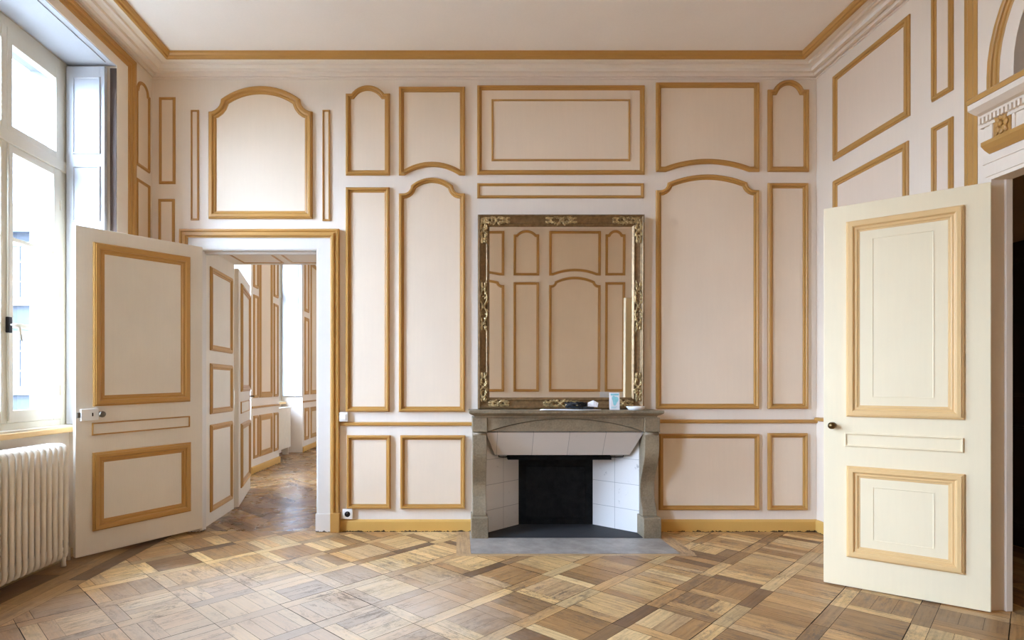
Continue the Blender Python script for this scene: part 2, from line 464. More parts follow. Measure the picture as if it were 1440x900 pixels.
# ------------------------------------------------------------------ chimney wall panels (pixel outlines on the wall)
def bp(x0, x1, yt, yb, w, top=None, bot=None, h=.028, fh=.005):
    k = D / F
    t = b = None
    if top: t = (BZ(top[0]), top[1] * k, top[2] * k, BZ(top[3]))
    if bot: b = (bot[0] * k, bot[1] * k)
    panel(wall_back, panel_outline(BX(x0), BX(x1), BZ(yt), BZ(yb), t, b), w * k, mback, M['field'], M['ochre'], h=h, fh=fh)
bp(224, 247, 137, 259, 5, h=.014)
bp(223, 246, 280, 577, 5, h=.014)
bp(268.5, 280, 155, 310, 3.4, h=.014)
bp(453.5, 464.5, 155, 311, 3.4, h=.014)
bp(294, 440, 0, 308, 12, top=(158, 0, 17.5, 122), h=.03)
bp(486.5, 548.5, 0, 247, 8, top=(132.6, 8, 0, 121))
bp(486.5, 548, 264, 579, 8)
bp(561, 654, 123, 247, 8, bot=(8, 12))
bp(561, 654, 0, 579, 8, top=(272.6, 6, 11, 250.5))
bp(671, 906, 121, 246, 7.2)
bp(691, 886, 140, 227, 4.6, h=.016, fh=.008)
bp(671, 905, 258, 279, 5.2, h=.016)
bp(922, 1067, 117, 242, 8, bot=(14, 11))
bp(922, 1066.5, 0, 575, 8, top=(268, 6, 10.5, 246))
bp(1079, 1136.5, 0, 242, 8, top=(127, 8, 0, 113.4))
bp(1079, 1135.5, 258, 575, 8)
bp(488, 549.5, 612, 715, 7)
bp(563, 654, 612, 715, 7)
bp(926, 1067, 610, 717, 7)
bp(1079, 1134.5, 609, 717, 7)
rail = [(0, 0), (0, .012), (.006, .018), (.022, .018), (.028, .008), (.03, 0)]
for xa, xb, yy in ((478.5, 668, 598.5), (922, 1148, 595)):
    MB().sweep([(BX(xa), BZ(yy)), (BX(xb), BZ(yy))], rail, mback, closed=False).build('chair_rail', M['ochre'], wall_back)
bprof = [(0, 0), (0, .02), (.080, .02), (.090, .016), (.098, .006), (.098, 0)]
for nm, xa, xb, lab in (('baseboard_back', 478.5, 664, 'chipped ochre skirting between doorway and fireplace'),
                        ('baseboard_back_corner', 927, 1148, 'ochre skirting between fireplace and the corner')):
    struct(MB().sweep([(BX(xa), 0), (BX(xb), 0)], bprof, mback, closed=False).build(nm, M['ochre_base']), lab, 'skirting')

# ------------------------------------------------------------------ right wall panels
def rp(xa, xb, zt, zb, w, h=.02, top=None):
    a, b = sorted((PX(xa, 0, XR)[0], PX(xb, 0, XR)[0]))
    panel(wall_right, panel_outline(a, b, zt, zb, top), w, mright, M['field_warmlit'], M['ochre'], h=h)
za, zb_ = PX(1172.7, 108, XR)[1], PX(1172.7, 226.7, XR)[1]
zc_ = PX(1172.7, 255, XR)[1]
rp(1172.7, 1280.5, za, zb_, .062)
rp(1172.7, 1278.5, zc_, .97, .062)
rp(1312, 1341.5, za, zb_, .042)
rp(1312, 1341.5, zc_, .97, .042)
rp(1172.7, 1278.5, .78, .18, .05)
rp(1312, 1341.5, .78, .18, .042)
MB().sweep([(D, .905), (3.36, .905)][::-1], rail, mright, closed=False).build('chair_rail', M['ochre'], wall_right)
struct(MB().sweep([(3.35, 0), (D - .02, 0)], bprof, mright, closed=False).build('baseboard_right', M['ochre_base']), 'ochre skirting on the wall behind the white door', 'skirting')

# rear wall panels, seen in the mirror
def rr(x0, x1, zt, zb, top=None, bot=None):
    panel(wall_rear, panel_outline(x0, x1, zt, zb, top, bot), .047, mrear, M['field'], M['ochre'])
kv = (2 * (D - .055) - YB) / F
def RX(x): return (x - CX) * kv
for xa, xb, wide in ((577, 709, 1), (722, 758, 0), (772, 844.5, 1), (851, 879, 0), (500, 548, 0), (420, 486, 1), (370, 407, 0)):
    a, b = RX(xa), RX(xb)
    if wide:
        rr(a, b, 3.655, 2.92, bot=(.07, .07)); rr(a, b, 0, .99, top=(2.76, .035, .06, 2.90))
    else:
        rr(a, b, 0, 2.92, top=(3.60, .05, 0, 3.67)); rr(a, b, 2.81, .99)
    rr(a, b, .78, .18)
MB().sweep([(XL + .05, .88), (XR - .05, .88)][::-1], rail, mrear, closed=False).build('chair_rail', M['ochre'], wall_rear)
struct(MB().sweep([(XL, 0), (XR, 0)][::-1], [(-a, b) for a, b in bprof], mrear, closed=False).build('baseboard_rear', M['ochre_base']), 'ochre skirting of the wall facing the fireplace', 'skirting')

# left wall panels, casing of the window recess
def lp(xa, xb, zt, zb, w, top=None, h=.016):
    a, b = sorted((PX(xa, 0, XL)[0], PX(xb, 0, XL)[0]))
    panel(wall_left, panel_outline(a, b, zt, zb, top), w, mleft, M['field'], M['ochre'], h=h)
zt_ = PX(199, 115, XL)[1]
lp(190.5, 209.5, 0, BZ(247), .032, top=(zt_ - .07, .02, 0, zt_))
lp(190.5, 209.5, BZ(264), 1.0, .032)
lp(190.5, 209.5, .80, .18, .032)
gy0, gy1 = PX(180, 0, XL)[0], PX(188.5, 0, XL)[0]
gw = gy1 - gy0
wpath = [(gy1, 0), (gy1, WZT + gy1 - WY1), (WY0 - (gy1 - WY1), WZT + gy1 - WY1), (WY0 - (gy1 - WY1), 0)]
# keep the head of the frame below the cornice
zh = min(WZT + gy1 - WY1, cz - .004)
wpath = [(gy1, 0), (gy1, zh), (2.75, zh), (2.75, 0)]
MB().sweep(wpath, mould_profile(gw, .03), mleft, closed=False).build('recess_moulding', M['ochre'], wall_left)

# ------------------------------------------------------------------ doorway trim on the chimney wall
x0, x1, zt = BX(254), BX(478), BZ(323)
t2 = empty('trim_2', (BX(366), D, 0)); struct(t2, 'white doorway casing with ochre outer moulding beside the left door', 'door trim')
b2 = t2.location.copy()
path = [(x1, 0), (x1, zt), (x0, zt), (x0, 0)]
gm = BX(465.5); gwid = x1 - gm
MB().sweep(path, [(0, 0), (0, .03), (.006, .042), (.02, .044), (.026, .034), (.036, .034), (.042, .05), (.058, .052), (.066, .036), (gwid, .034), (gwid, 0)], mback, closed=False).build('outer_moulding', M['ochre'], t2, b2)
pw = [(gm, 0), (gm, BZ(333.5)), (BX(266), BZ(333.5)), (BX(266), 0)]
iw = gm - BX(446)
MB().sweep(pw, [(0, 0), (0, .026), (iw - .012, .026), (iw, .018), (iw, -.06), (0, -.06)], mback, closed=False).build('casing', M['white'], t2, b2)
MB().box((BX(445), D + .001, 0), (BX(466), D - .036, .15)).build('plinth_block', M['white'], t2, b2, bevel=.004)
MB().box((BX(466) + .001, D, 0), (BX(479.5), D - .056, .16)).build('plinth_block', M['ochre'], t2, b2, bevel=.006)
# door-head bead
MB().box((BX(285), D + .03, DZT - .005), (DX1, D + .07, DZT - .036)).build('head_bead', M['white'], t2, b2)

# lining of the thick wall: left reveal with three panels, soffit with two panels
LA, LB = Vector((-2.128, 4.83)), Vector((-2.178, YW))
ld = (LB - LA); ll = ld.length; ld.normalize(); ln = Vector((ld.y, -ld.x))     # ln points into the passage (+X)
def mlin(a, b, h):
    p = LA + ld * a + ln * h; return (p.x, p.y, b)
def lin_px(x, y):
    rx, rz = (x - CX) / F, (CY - y) / F
    # ray (rx t, t) hits LA + ld*u
    den = rx * ld.y - ld.x
    u = (LA.x - rx * LA.y) / den if abs(den) > 1e-9 else 0
    t = LA.y + ld.y * u
    return u, H + rz * t
DZ2 = 2.375
t3 = MB().prism([(LA.x, LA.y), (LB.x, LB.y), (DX0 - .02, LB.y), (DX0 - .02, LA.y)], lambda a, b, h: (a, b, h), 0, DZ2 + .03).build('trim_3', M['door'])
struct(t3, 'panelled reveal lining inside the thick wall behind the left door', 'door lining')
for ys in (((375, 391), (493, 497)), ((513, 512), (583, 578)), ((599, 590.6), (717.7, 704.7))):
    u0 = max(.06, lin_px(295, ys[0][0])[0]); u1 = min(ll - .05, lin_px(325.5, ys[0][1])[0])
    zt1 = (lin_px(295, ys[0][0])[1] + lin_px(325.5, ys[0][1])[1]) / 2
    zb1 = (lin_px(295, ys[1][0])[1] + lin_px(325.5, ys[1][1])[1]) / 2
    panel(t3, rect(u0, zb1, u1, min(zt1, DZ2 - .06)), .062, mlin, M['door'], M['ochre'], h=.02)
sof = MB().box((DX0, D + .07, DZ2), (DX1 + .03, YW, DZ2 + .05)).build('trim_4', M['door'])
struct(sof, 'panelled soffit board across the head of the deep doorway', 'door lining')
def msof(a, b, h): return (a, b, DZ2 - h)
for a0, a1 in ((-2.06, -1.66), (-1.60, -1.22)):
    panel(sof, rect(a0, D + .14, a1, YW - .08), .05, msof, M['door'], M['ochre'], h=.018)

# ================================================================== FLOORS
def clip(poly, xa, xb, ya, yb):
    for ax, lim, sg in ((0, xa, 1), (0, xb, -1), (1, ya, 1), (1, yb, -1)):
        out = []
        for i in range(len(poly)):
            p, q = poly[i - 1], poly[i]
            ip, iq = (p[ax] - lim) * sg >= 0, (q[ax] - lim) * sg >= 0
            if ip != iq:
                t = (lim - p[ax]) / (q[ax] - p[ax]); out.append((p[0] + (q[0] - p[0]) * t, p[1] + (q[1] - p[1]) * t))
            if iq: out.append(q)
        poly = out
        if not poly: return []
    return poly
class Boards:
    def __init__(s): s.v = []; s.f = []; s.c = []; s.uv = []
    def add(s, poly, direction, colour, z=0.0, bounds=None):
        if bounds: poly = clip(poly, *bounds)
        if len(poly) < 3: return
        o = len(s.v); s.v += [(a, b, z) for a, b in poly]; s.f.append(tuple(range(o, o + len(poly))))
        dx, dy = direction; ox, oy = random.random() * 50, random.random() * 50
        s.c.append(colour); s.uv.append([(a * dx + b * dy + ox, -a * dy + b * dx + oy) for a, b in poly])
    def build(s, name, mat, parent=None, thick=.0):
        me = bpy.data.meshes.new(name); me.from_pydata(s.v, [], s.f)
        for p in me.polygons:
            if p.normal.z < 0: p.flip()
        me.uv_layers.new(name='UVMap'); me.color_attributes.new('Col', 'FLOAT_COLOR', 'CORNER')
        uv = me.uv_layers['UVMap']; ca = me.color_attributes['Col']
        for p, c, uvs in zip(me.polygons, s.c, s.uv):
            vi = {}
            for k, vtx in enumerate(s.f[p.index]): vi[vtx] = uvs[k]
            for li in p.loop_indices:
                uv.data[li].uv = vi[me.loops[li].vertex_index]; ca.data[li].color = c
        me.materials.append(mat); o = bpy.data.objects.new(name, me); COL.objects.link(o)
        if parent: o.parent = parent
        return o
OAK = [(srgb(194, 156, 114), 4), (srgb(212, 178, 134), 3), (srgb(170, 132, 94), 3), (srgb(152, 120, 90), 2), (srgb(214, 186, 148), 2), (srgb(126, 96, 72), 1), (srgb(190, 160, 128), 2)]
def oak(bias=1.0):
    tot = sum(w for _, w in OAK); r = random.random() * tot
    for c, w in OAK:
        r -= w
        if r <= 0: break
    k = (.9 + .2 * random.random()) * bias
    return (c[0] * k, c[1] * k * .94, c[2] * k * .73, 1)
R2 = math.sqrt(.5)
base_floor = MB().box((XOUT, YB - .1, -.12), (XR + .1, D + .3, -.004)).build('floor', M['dark'])
struct(base_floor, 'worn oak parquet floor of diagonal framed squares', 'floor')
PC = .5 * R2                                      # cell size
u00, v00 = -.632 * R2, 1.175 * R2
S = .078
fb = Boards()
HX0, HX1, HYF = .088, 1.57, H * F / (779 - CY)    # hearth slab
bnd = (XL + .23, XR, YB, D)
def quad(u0, v0, u1, v1):
    # u along (1,-1)/sqrt2 (X-Y), v along (1,1)/sqrt2
    return [((a + b) * R2, (b - a) * R2) for a, b in ((u0, v0), (u1, v0), (u1, v1), (u0, v1))]
DU, DV = (R2, -R2), (R2, R2)
for i in range(-20, 21):
    for j in range(-12, 26):
        cu, cv = u00 + i * PC, v00 + j * PC
        cxw, cyw = (cu + PC / 2 + cv + PC / 2) * R2, (cv - cu) * R2
        if not (XL - .4 < cxw < XR + .4 and YB - .4 < cyw < D + .4): continue
        g = .0014
        gs = random.choice([.001, .0014, .0022, .0038])
        dark = random.random() < .22
        fb.add(quad(cu + gs, cv + g, cu + S - g, cv + PC - g), DV, oak(.78 if dark else 1.0), 0, bnd)
        fb.add(quad(cu + S + g * .6, cv + gs, cu + PC - g, cv + S - g), DU, oak(1.06), 0, bnd)
        a0, b0, a1, b1 = cu + S, cv + S, cu + PC, cv + PC
        kind = random.random(); main = oak()
        def near(): 
            k = .9 + .2 * random.random(); c = main if random.random() < .7 else oak()
            return (c[0] * k, c[1] * k, c[2] * k, 1)
        if kind < .62:
            n = random.choice([2, 3, 3, 4]); cuts = [0] + sorted((q + random.uniform(-.12, .12)) / n for q in range(1, n)) + [1]
            for q in range(n):
                fb.add(quad(a0 + g * .5, b0 + (b1 - b0) * cuts[q] + g * .5, a1 - g * .5, b0 + (b1 - b0) * cuts[q + 1] - g * .5), DU, near(), 0, bnd)
        elif kind < .82:
            n = random.choice([2, 3, 4])
            for q in range(n):
                fb.add(quad(a0 + (a1 - a0) * q / n + g * .5, b0 + g * .5, a0 + (a1 - a0) * (q + 1) / n - g * .5, b1 - g * .5), DV, near(), 0, bnd)
        else:
            m = .07
            fb.add(quad(a0 + g * .5, b0 + g * .5, a1 - g * .5, b0 + m - g * .5), DU, oak(), 0, bnd)
            for q in range(3):
                fb.add(quad(a0 + (a1 - a0) * q / 3 + g * .5, b0 + m, a0 + (a1 - a0) * (q + 1) / 3 - g * .5, b1 - g * .5), DV, near(), 0, bnd)
# border along the window wall and recess boards
for k, (xa, xb) in enumerate(((XL + .115, XL + .228), (XL, XL + .113), (XWIN, XWIN + .17), (XWIN + .172, XL - .002))):
    y = YB
    while y < D:
        ln_ = random.uniform(.7, 1.3)
        bb = (xa, xb, max(YB, y), min(D, y + ln_ - .002))
        fb.add([(xa, y), (xb, y), (xb, y + ln_), (xa, y + ln_)], (0, 1), oak(.72), 0, bb); y += ln_
fb.build('parquet_boards', M['parquet'], base_floor)
hb = Boards()
e = .0012
for xa, ya, xb, yb, dr in ((HX0 - .105, HYF - .0005, HX0 - .002, D - .02, (0, 1)), (HX0 - .105, HYF - .052, HX1 + .1, HYF - .002, (1, 0)),
                           (HX1 + .002, HYF, HX1 + .055, D - .02, (0, 1)), (HX1 + .057, HYF, HX1 + .11, D - .02, (0, 1))):
    hb.add([(xa, ya), (xb, ya), (xb, yb), (xa, yb)], dr, scl(srgb(196, 160, 116), random.uniform(.88, 1.05)), .0015)
hb.build('hearth_border', M['parquet'], base_floor)

# waxed floor of the far room and doorway (chevron boards)
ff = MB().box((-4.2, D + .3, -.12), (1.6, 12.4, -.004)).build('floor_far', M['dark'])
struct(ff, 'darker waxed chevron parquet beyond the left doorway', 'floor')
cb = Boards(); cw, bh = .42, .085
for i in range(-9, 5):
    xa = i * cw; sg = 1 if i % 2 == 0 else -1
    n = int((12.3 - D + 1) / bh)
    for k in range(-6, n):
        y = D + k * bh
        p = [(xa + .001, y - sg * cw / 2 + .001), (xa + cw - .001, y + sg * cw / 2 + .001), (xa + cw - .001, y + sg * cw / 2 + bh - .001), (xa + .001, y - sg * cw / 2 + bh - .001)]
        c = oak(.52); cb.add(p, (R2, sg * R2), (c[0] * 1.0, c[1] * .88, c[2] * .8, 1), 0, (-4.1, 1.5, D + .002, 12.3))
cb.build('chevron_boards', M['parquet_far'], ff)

# ================================================================== FIREPLACE
YF = H * F / (757.3 - CY)                         # front plane of the jambs
fp = empty('fireplace', (.83, D, 0), label='grey stone fireplace with arched frieze and scrolled jambs under the mirror', cat='fireplace')
fbz = fp.location.copy()
YS = YF - .055                                    # shelf front
ZS = H - (577.3 - CY) / F * YS                    # shelf top
sx0, sx1 = PY(659.5, 0, YS)[0], PY(934.5, 0, YS)[0]
zsb = ZS - .058
# shelf with moulded edge on three sides
prof = [(0, ZS), (0, ZS - .02), (.006, ZS - .026), (.018, ZS - .034), (.034, ZS - .040), (.042, ZS - .046), (.042, zsb)]
shp = []
for ins, z in prof: shp.append([(sx0 + ins, D - .0005, z), (sx0 + ins, YS + ins, z), (sx1 - ins, YS + ins, z), (sx1 - ins, D - .0005, z)])
MB().loft(shp, False, True).build('mantel_shelf', M['stone'], fp, fbz, bevel=.003)
# frieze: corner blocks + arched front set over a recessed tympanum
bx0, bx1 = PY(664.3, 0, YF)[0], PY(685, 0, YF)[0]
bx2, bx3 = PY(906, 0, YF)[0], PY(927.6, 0, YF)[0]
zfb = H - (606.5 - CY) / F * YF
for a, b in ((bx0, bx1), (bx2, bx3)):
    MB().box((a, YF - .012, zfb - .004), (b, D - .001, zsb)).build('corner_block', M['stone'], fp, fbz, bevel=.003)
zap = H - (588.5 - CY) / F * YF
fr = [(bx1, zfb)] + arc3((bx1 + .012, zfb), zap, (bx2 - .012, zfb), 28) + [(bx2, zfb), (bx2, zsb), (bx1, zsb)]
def mfp(a, b, h): return (a, YF - h, b)
MB().prism(fr, mfp, 0, -.05).build('arched_frieze', M['stone'], fp, fbz, bevel=.003)
MB().box((bx1, YF + .046, zfb + .002), (bx2, YF + .07, zsb)).build('frieze_backing', M['stone'], fp, fbz)
tymp = arc3((bx1 + .026, zfb), zap - .0045, (bx2 - .026, zfb), 28)
MB().prism(tymp, mfp, -.010, -.05).build('tympanum', M['stone'], fp, fbz)
# scrolled jambs: side profile extruded across the width
zpl = H - (728 - CY) / F * YF
def jamb(xa, xb):
    pr = []                                       # (depth from the wall towards the room, z)
    d0 = D - YF
    N = 22
    for i in range(N + 1):
        t = i / N; z = zfb - .03 - (zfb - .03 - zpl) * t
        d = d0 + .004 - .012 * math.sin(PI * min(1, t / .35)) * 0 - .115 * (.5 - .5 * math.cos(PI * min(1, max(0, (t - .18) / .50)))) + .06 * (.5 - .5 * math.cos(PI * max(0, (t - .74) / .26)))
        pr.append((d, z))
    poly = [(0.0005, zfb - .004), (d0 - .015, zfb - .004)] + pr + [(0.0005, zpl)]
    m = MB().prism(poly, lambda a, b, h: (h, D - a, b), xa, xb)
    return m.build('jamb', M['stone'], fp, fbz, bevel=.004)
for a, b in ((bx0 + .003, bx1 - .003), (bx2 + .003, bx3 - .003)):
    j = jamb(a, b)
    cy_ = YF + .012
    q = MB().lathe([(.001, a + .004), (.019, a + .004), (.019, b - .004), (.001, b - .004)], (0, cy_, zfb - .022), 16, 'x').build('scroll', M['stone'], j, fbz)
    MB().box((a - .012, YF - .016, 0.001), (b + .012, D - .001, zpl)).build('plinth', M['stone'], fp, fbz, bevel=.005)
# hearth slab
MB().box((HX0, HYF, -.02), (HX1, YF + .3, .004)).build('hearth_slab', M['hearth'], fp, fbz)
# firebox
YK = H * F / (738 - CY)
kx0, kx1 = PY(731, 0, YK)[0], PY(831, 0, YK)[0]
kzt = H - (647 - CY) / F * YK
ix0, ix1 = bx1 - .003, bx2 + .003
YI = YF + .14; YHT = YF + .055
def uvside(axis):
    return lambda co, n: ((co[0] ** 2 + 0 if axis == 'n' else co[0] * 1.0) + 0 * co[1], co[2])
def uv_splay(co, n):
    xa = co[0] + .83; xf = ix0 if xa < (ix0 + ix1) / 2 else ix1
    return (math.hypot(xa - xf, co[1] + D - YI) + .03, co[2] + .02)
def slab(pts, th, name, mat, uvfn, parent=fp):
    v = [Vector(p) for p in pts]; nrm = (v[1] - v[0]).cross(v[2] - v[0]).normalized() * th
    m = MB(); n = len(v)
    m.add([tuple(p) for p in v] + [tuple(p + nrm) for p in v], [tuple(range(n)), tuple(range(2 * n - 1, n - 1, -1))] + [(i, (i + 1) % n, n + (i + 1) % n, n + i) for i in range(n)])
    return m.build(name, mat, parent, fbz, uvfn=uvfn)
def uvl(co, n): return (math.hypot(co[0] + .83 - ix0, co[1] + D - YI) if True else 0, co[2])
zh1 = H - (637 - CY) / F * (YF + .18)             # lower edge of the hood
YHB = YF + .18
hx0, hx1 = PY(695.5, 0, YHB)[0], PY(884, 0, YHB)[0]
slab([(ix0, YI, 0), (kx0, YK, 0), (kx0, YK, zfb), (ix0, YI, zfb)], -.03, 'side_wall', M['firetile'], uv_splay)
slab([(ix1, YI, 0), (kx1, YK, 0), (kx1, YK, zfb), (ix1, YI, zfb)], .03, 'side_wall', M['firetile'], uv_splay)
slab([(ix0 - .003, YHT, zfb), (ix1 + .003, YHT, zfb), (hx1, YHB, zh1), (hx0, YHB, zh1)], -.025, 'hood_slab', M['hood'], lambda co, n: (co[0] + 3.09, co[2]))
MB().box((hx0 - .002, YHB - .008, zh1 - .018), (hx1 + .002, YHB + .05, zh1 + .004)).build('iron_lintel', M['iron'], fp, fbz)
MB().box((kx0 - .12, YHB + .05, kzt + .03), (kx1 + .12, YK + .03, kzt + .06)).build('smoke_shelf', M['iron'], fp, fbz)
MB().box((kx0 - .02, YK - .012, 0), (kx1 + .02, YK + .03, kzt + .05)).build('fireback', M['iron'], fp, fbz)
MB().box((kx0 + .05, YK - .022, .06), (kx1 - .05, YK - .011, kzt - .05)).build('fireback_plate', M['iron'], fp, fbz, bevel=.006)
MB().prism([(ix0 - .005, YF + .002), (ix1 + .005, YF + .002), (ix1 + .005, YI), (kx1 + .01, YK), (kx0 - .01, YK), (ix0 - .005, YI)], lambda a, b, h: (a, b, h), .003, .0075).build('firebox_floor', M['firefloor'], fp, fbz, uvfn=lambda co, n: ((co[0] + co[1]) * R2, (co[0] - co[1]) * R2))
# soot-black masonry shell closing the firebox in the thick wall
sh = MB()
sh.box((ix0 - .12, YK + .03, 0), (ix1 + .12, YK + .08, 1.0)); sh.box((ix0 - .1, YHB + .05, zfb + .0), (ix1 + .1, YK + .05, zfb + .04))
sh.build('flue_shell', M['iron'], fp, fbz)
for sx, ex in ((hx0 + .035, hx0 + .10), (hx1 - .035, hx1 - .12)):
    MB().tube([(sx, YHB + .02, zh1 - .012), (sx, YHB + .03, zh1 - .035), (ex, YHB + .09, zh1 - .045), (ex + (ex - sx) * .4, YHB + .12, zh1 - .03)], .004, 6).build('damper_rod', M['darkmetal'], fp, fbz)

# ================================================================== MIRROR
YM = D - .075
mx0, mx1 = PY(672, 0, YM)[0], PY(906.5, 0, YM)[0]
mz1 = H - (301.5 - CY) / F * YM
mz0 = ZS + .001
mir = empty('wall_mirror', ((mx0 + mx1) / 2, D - .030, mz0), (.0095, 0, 0), label='large gilt framed mirror standing on the stone mantelpiece', cat='mirror')
mw, mh = mx1 - mx0, mz1 - mz0
def mmir(a, b, h): return (a, -h, b)
fo = rect(-mw / 2, 0, mw / 2, mh)
fw = PY(688, 0, YM)[0] - mx0
fprof = [(0, -.02), (0, .03), (.006, .04), (.014, .042), (.020, .034), (.034, .026), (.052, .020), (.066, .018), (.074, .024), (.082, .022), (fw + .004, .008), (fw + .004, -.02)]
MB().sweep(fo, fprof, mmir).build('frame', M['gilt'], mir)
ins = .088
MB().box((-mw / 2 + ins, -.009, ins), (mw / 2 - ins, .006, mh - ins)).build('mirror_glass', M['mirror'], mir)
MB().box((-mw / 2 + .01, .007, .01), (mw / 2 - .01, .018, mh - .01)).build('back_board', M['darkwood'], mir)
def ornament(c, ax, length, width, seedv, h0=.024):
    """gilded leaf scroll: two spiral stems with leaves and berries, spread along ax (2-D unit)"""
    rnd = random.Random(seedv); m = MB(); A = Vector(ax); B = Vector((-A.y, A.x)); c = Vector(c)
    def P(a, b, h): q = c + A * a + B * b; return (q.x, -(h0 + h), q.y)
    for sg in (-1, 1):
        for sp in (-1, 1):
            pts = []
            for i in range(15):
                t = i / 14
                a = sg * length * .5 * t; b = sp * width * .42 * math.sin(t * PI * 1.5) * (1 - .3 * t)
                pts.append(P(a, b, .006 + .004 * math.sin(t * PI)))
            m.tube(pts, [.0062 - .003 * i / 14 for i in range(15)], 6)
            # curled end
            ec = (sg * length * .40, sp * width * .16); pts = []
            for i in range(14):
                th = i / 13 * 4.4; r = .016 * (1 - i / 16)
                pts.append(P(ec[0] + sg * r * math.cos(th), ec[1] + sp * r * math.sin(th), .008))
            m.tube(pts, .0048, 6)
            for k in range(5):
                a = sg * length * (.08 + .085 * k); b = sp * width * (.40 - .05 * k) * (.6 + .4 * rnd.random())
                ang = math.atan2(A.y, A.x) + sp * sg * (.9 - .25 * k) + (PI if sg < 0 else 0)
                R = Matrix.Rotation(-ang, 3, 'Y')
                m.blob(P(a, b, .006), (.020, .008, .0085), R, 7, 4)
    for k in range(7):
        th = 2 * PI * k / 7
        m.blob(P(.011 * math.cos(th), .011 * math.sin(th), .008), (.0065, .006, .0065), None, 6, 4)
    m.blob(P(0, 0, .012), (.008, .008, .008), None, 8, 5)
    for k in range(16):
        R = Matrix.Rotation(rnd.uniform(0, PI), 3, 'Y'); q_ = rnd.uniform(-.42, .42)
        m.blob(P(q_ * length, rnd.uniform(-.42, .42) * width * (1 - .6 * abs(q_)), .004), (.013, .006, .0055), R, 6, 4)
    return m
hw = fw * .5
spots = [((0, mh - hw), (1, 0), .26, .075), ((0, hw), (1, 0), .30, .06), ((-mw / 2 + hw, mh * .53), (0, 1), .42, .075), ((mw / 2 - hw, mh * .53), (0, 1), .42, .075)]
for sx in (-1, 1):
    spots += [((sx * (mw / 2 - hw), mh - .13), (0, 1), .20, .07), ((sx * (mw / 2 - .15), mh - hw), (1, 0), .22, .07),
              ((sx * (mw / 2 - hw), .18), (0, 1), .24, .07), ((sx * (mw / 2 - .17), hw), (1, 0), .16, .06)]
for i, (c, ax, ln_, wd) in enumerate(spots):
    ornament(c, ax, ln_, wd, i).build('leaf_ornament', M['ornament'], mir, fix=False)

# ================================================================== THINGS ON THE MANTEL
def Xm(x, Y): return PY(x, 0, Y)[0]
ya, yb = YS - .012, YS + .13
g = MB(); n = 12; rows = []
for j in range(5):
    r = []
    for i in range(n + 1):
        t = i / n; yy = ya + (yb - ya) * j / 4
        xx = Xm(759, ya) + (Xm(846, ya) - Xm(759, ya)) * t + (.03 * (j / 4))
        zz = ZS + .0028 + .004 * (1 - t) ** 2 * (j / 4) + .0015 * math.sin(t * 9 + j)
        if j == 0: zz -= .0005
        r.append((xx, yy, zz))
    rows.append(r)
pv = [p for r in rows for p in r]; N1 = n + 1
fs = [(j * N1 + i, j * N1 + i + 1, (j + 1) * N1 + i + 1, (j + 1) * N1 + i) for j in range(4) for i in range(n)]
g.add(pv, fs, True)
po = g.build('paper_sheet', M['paper'], None, (Xm(800, YS), YS + .05, ZS + .001)); po.modifiers.new('t', 'SOLIDIFY').thickness = .0012
tag(po, 'white sheet of paper lying at the mantel edge under black cables', 'paper')
# black cables
bc = (Xm(813, YS + .05), YS + .05, ZS + .012)
ca = empty('cable_bundle', bc, label='black tangled cable bundle lying on the white paper on the mantel', cat='cable')
rnd = random.Random(3); pts = []
for i in range(150):
    t = i / 149 * 2 * PI * 7
    rx = .062 + .026 * math.sin(t * .37); ry = .030 + .014 * math.sin(t * .61 + 1)
    pts.append((bc[0] - .01 + rx * math.cos(t) + .015 * math.sin(t * .29), bc[1] + ry * math.sin(t), bc[2] + .024 + .020 * math.sin(t * .83 + .5 * math.sin(t * .3)) - .0 + (.006 if i % 2 else 0)))
MB().tube(pts, .0055, 6).build('cable', M['blackrubber'], ca, bc)
MB().tube([(bc[0] + .03, bc[1] - .02, bc[2] + .008), (bc[0] + .07, bc[1] - .03, bc[2] + .008), (bc[0] + .115, bc[1] - .022, bc[2] + .007)], [.009, .011, .008], 8).build('plug', M['blackrubber'], ca, bc)
MB().box((bc[0] - .065, bc[1] - .02, bc[2] + .004), (bc[0] - .02, bc[1] + .02, bc[2] + .042)).build('adapter', M['blackrubber'], ca, bc, bevel=.006)
# folded white scrap standing on the cables
cb_ = (Xm(836, YS + .06), YS + .06, ZS + .032)
sc = MB()
def tri(pts, th=.002):
    v = [Vector(p) for p in pts]; nn = (v[1] - v[0]).cross(v[2] - v[0]).normalized() * th; k = len(v)
    sc.add([tuple(p) for p in v] + [tuple(p + nn) for p in v], [tuple(range(k)), tuple(range(2 * k - 1, k - 1, -1))] + [(i, (i + 1) % k, k + (i + 1) % k, k + i) for i in range(k)])
X_, Y_, Z_ = cb_
tri([(X_ - .022, Y_ - .02, Z_ - .004), (X_ + .018, Y_ - .022, Z_ - .008), (X_ + .034, Y_ + .012, Z_ + .024), (X_ - .008, Y_ + .014, Z_ + .044)])
tri([(X_ - .022, Y_ - .02, Z_ - .004), (X_ - .008, Y_ + .014, Z_ + .044), (X_ - .05, Y_ + .01, Z_ + .026), (X_ - .056, Y_ - .012, Z_ - .002)])
tag(sc.build('folded_card', M['paper'], None, cb_), 'small folded white card resting on the black cables', 'card')
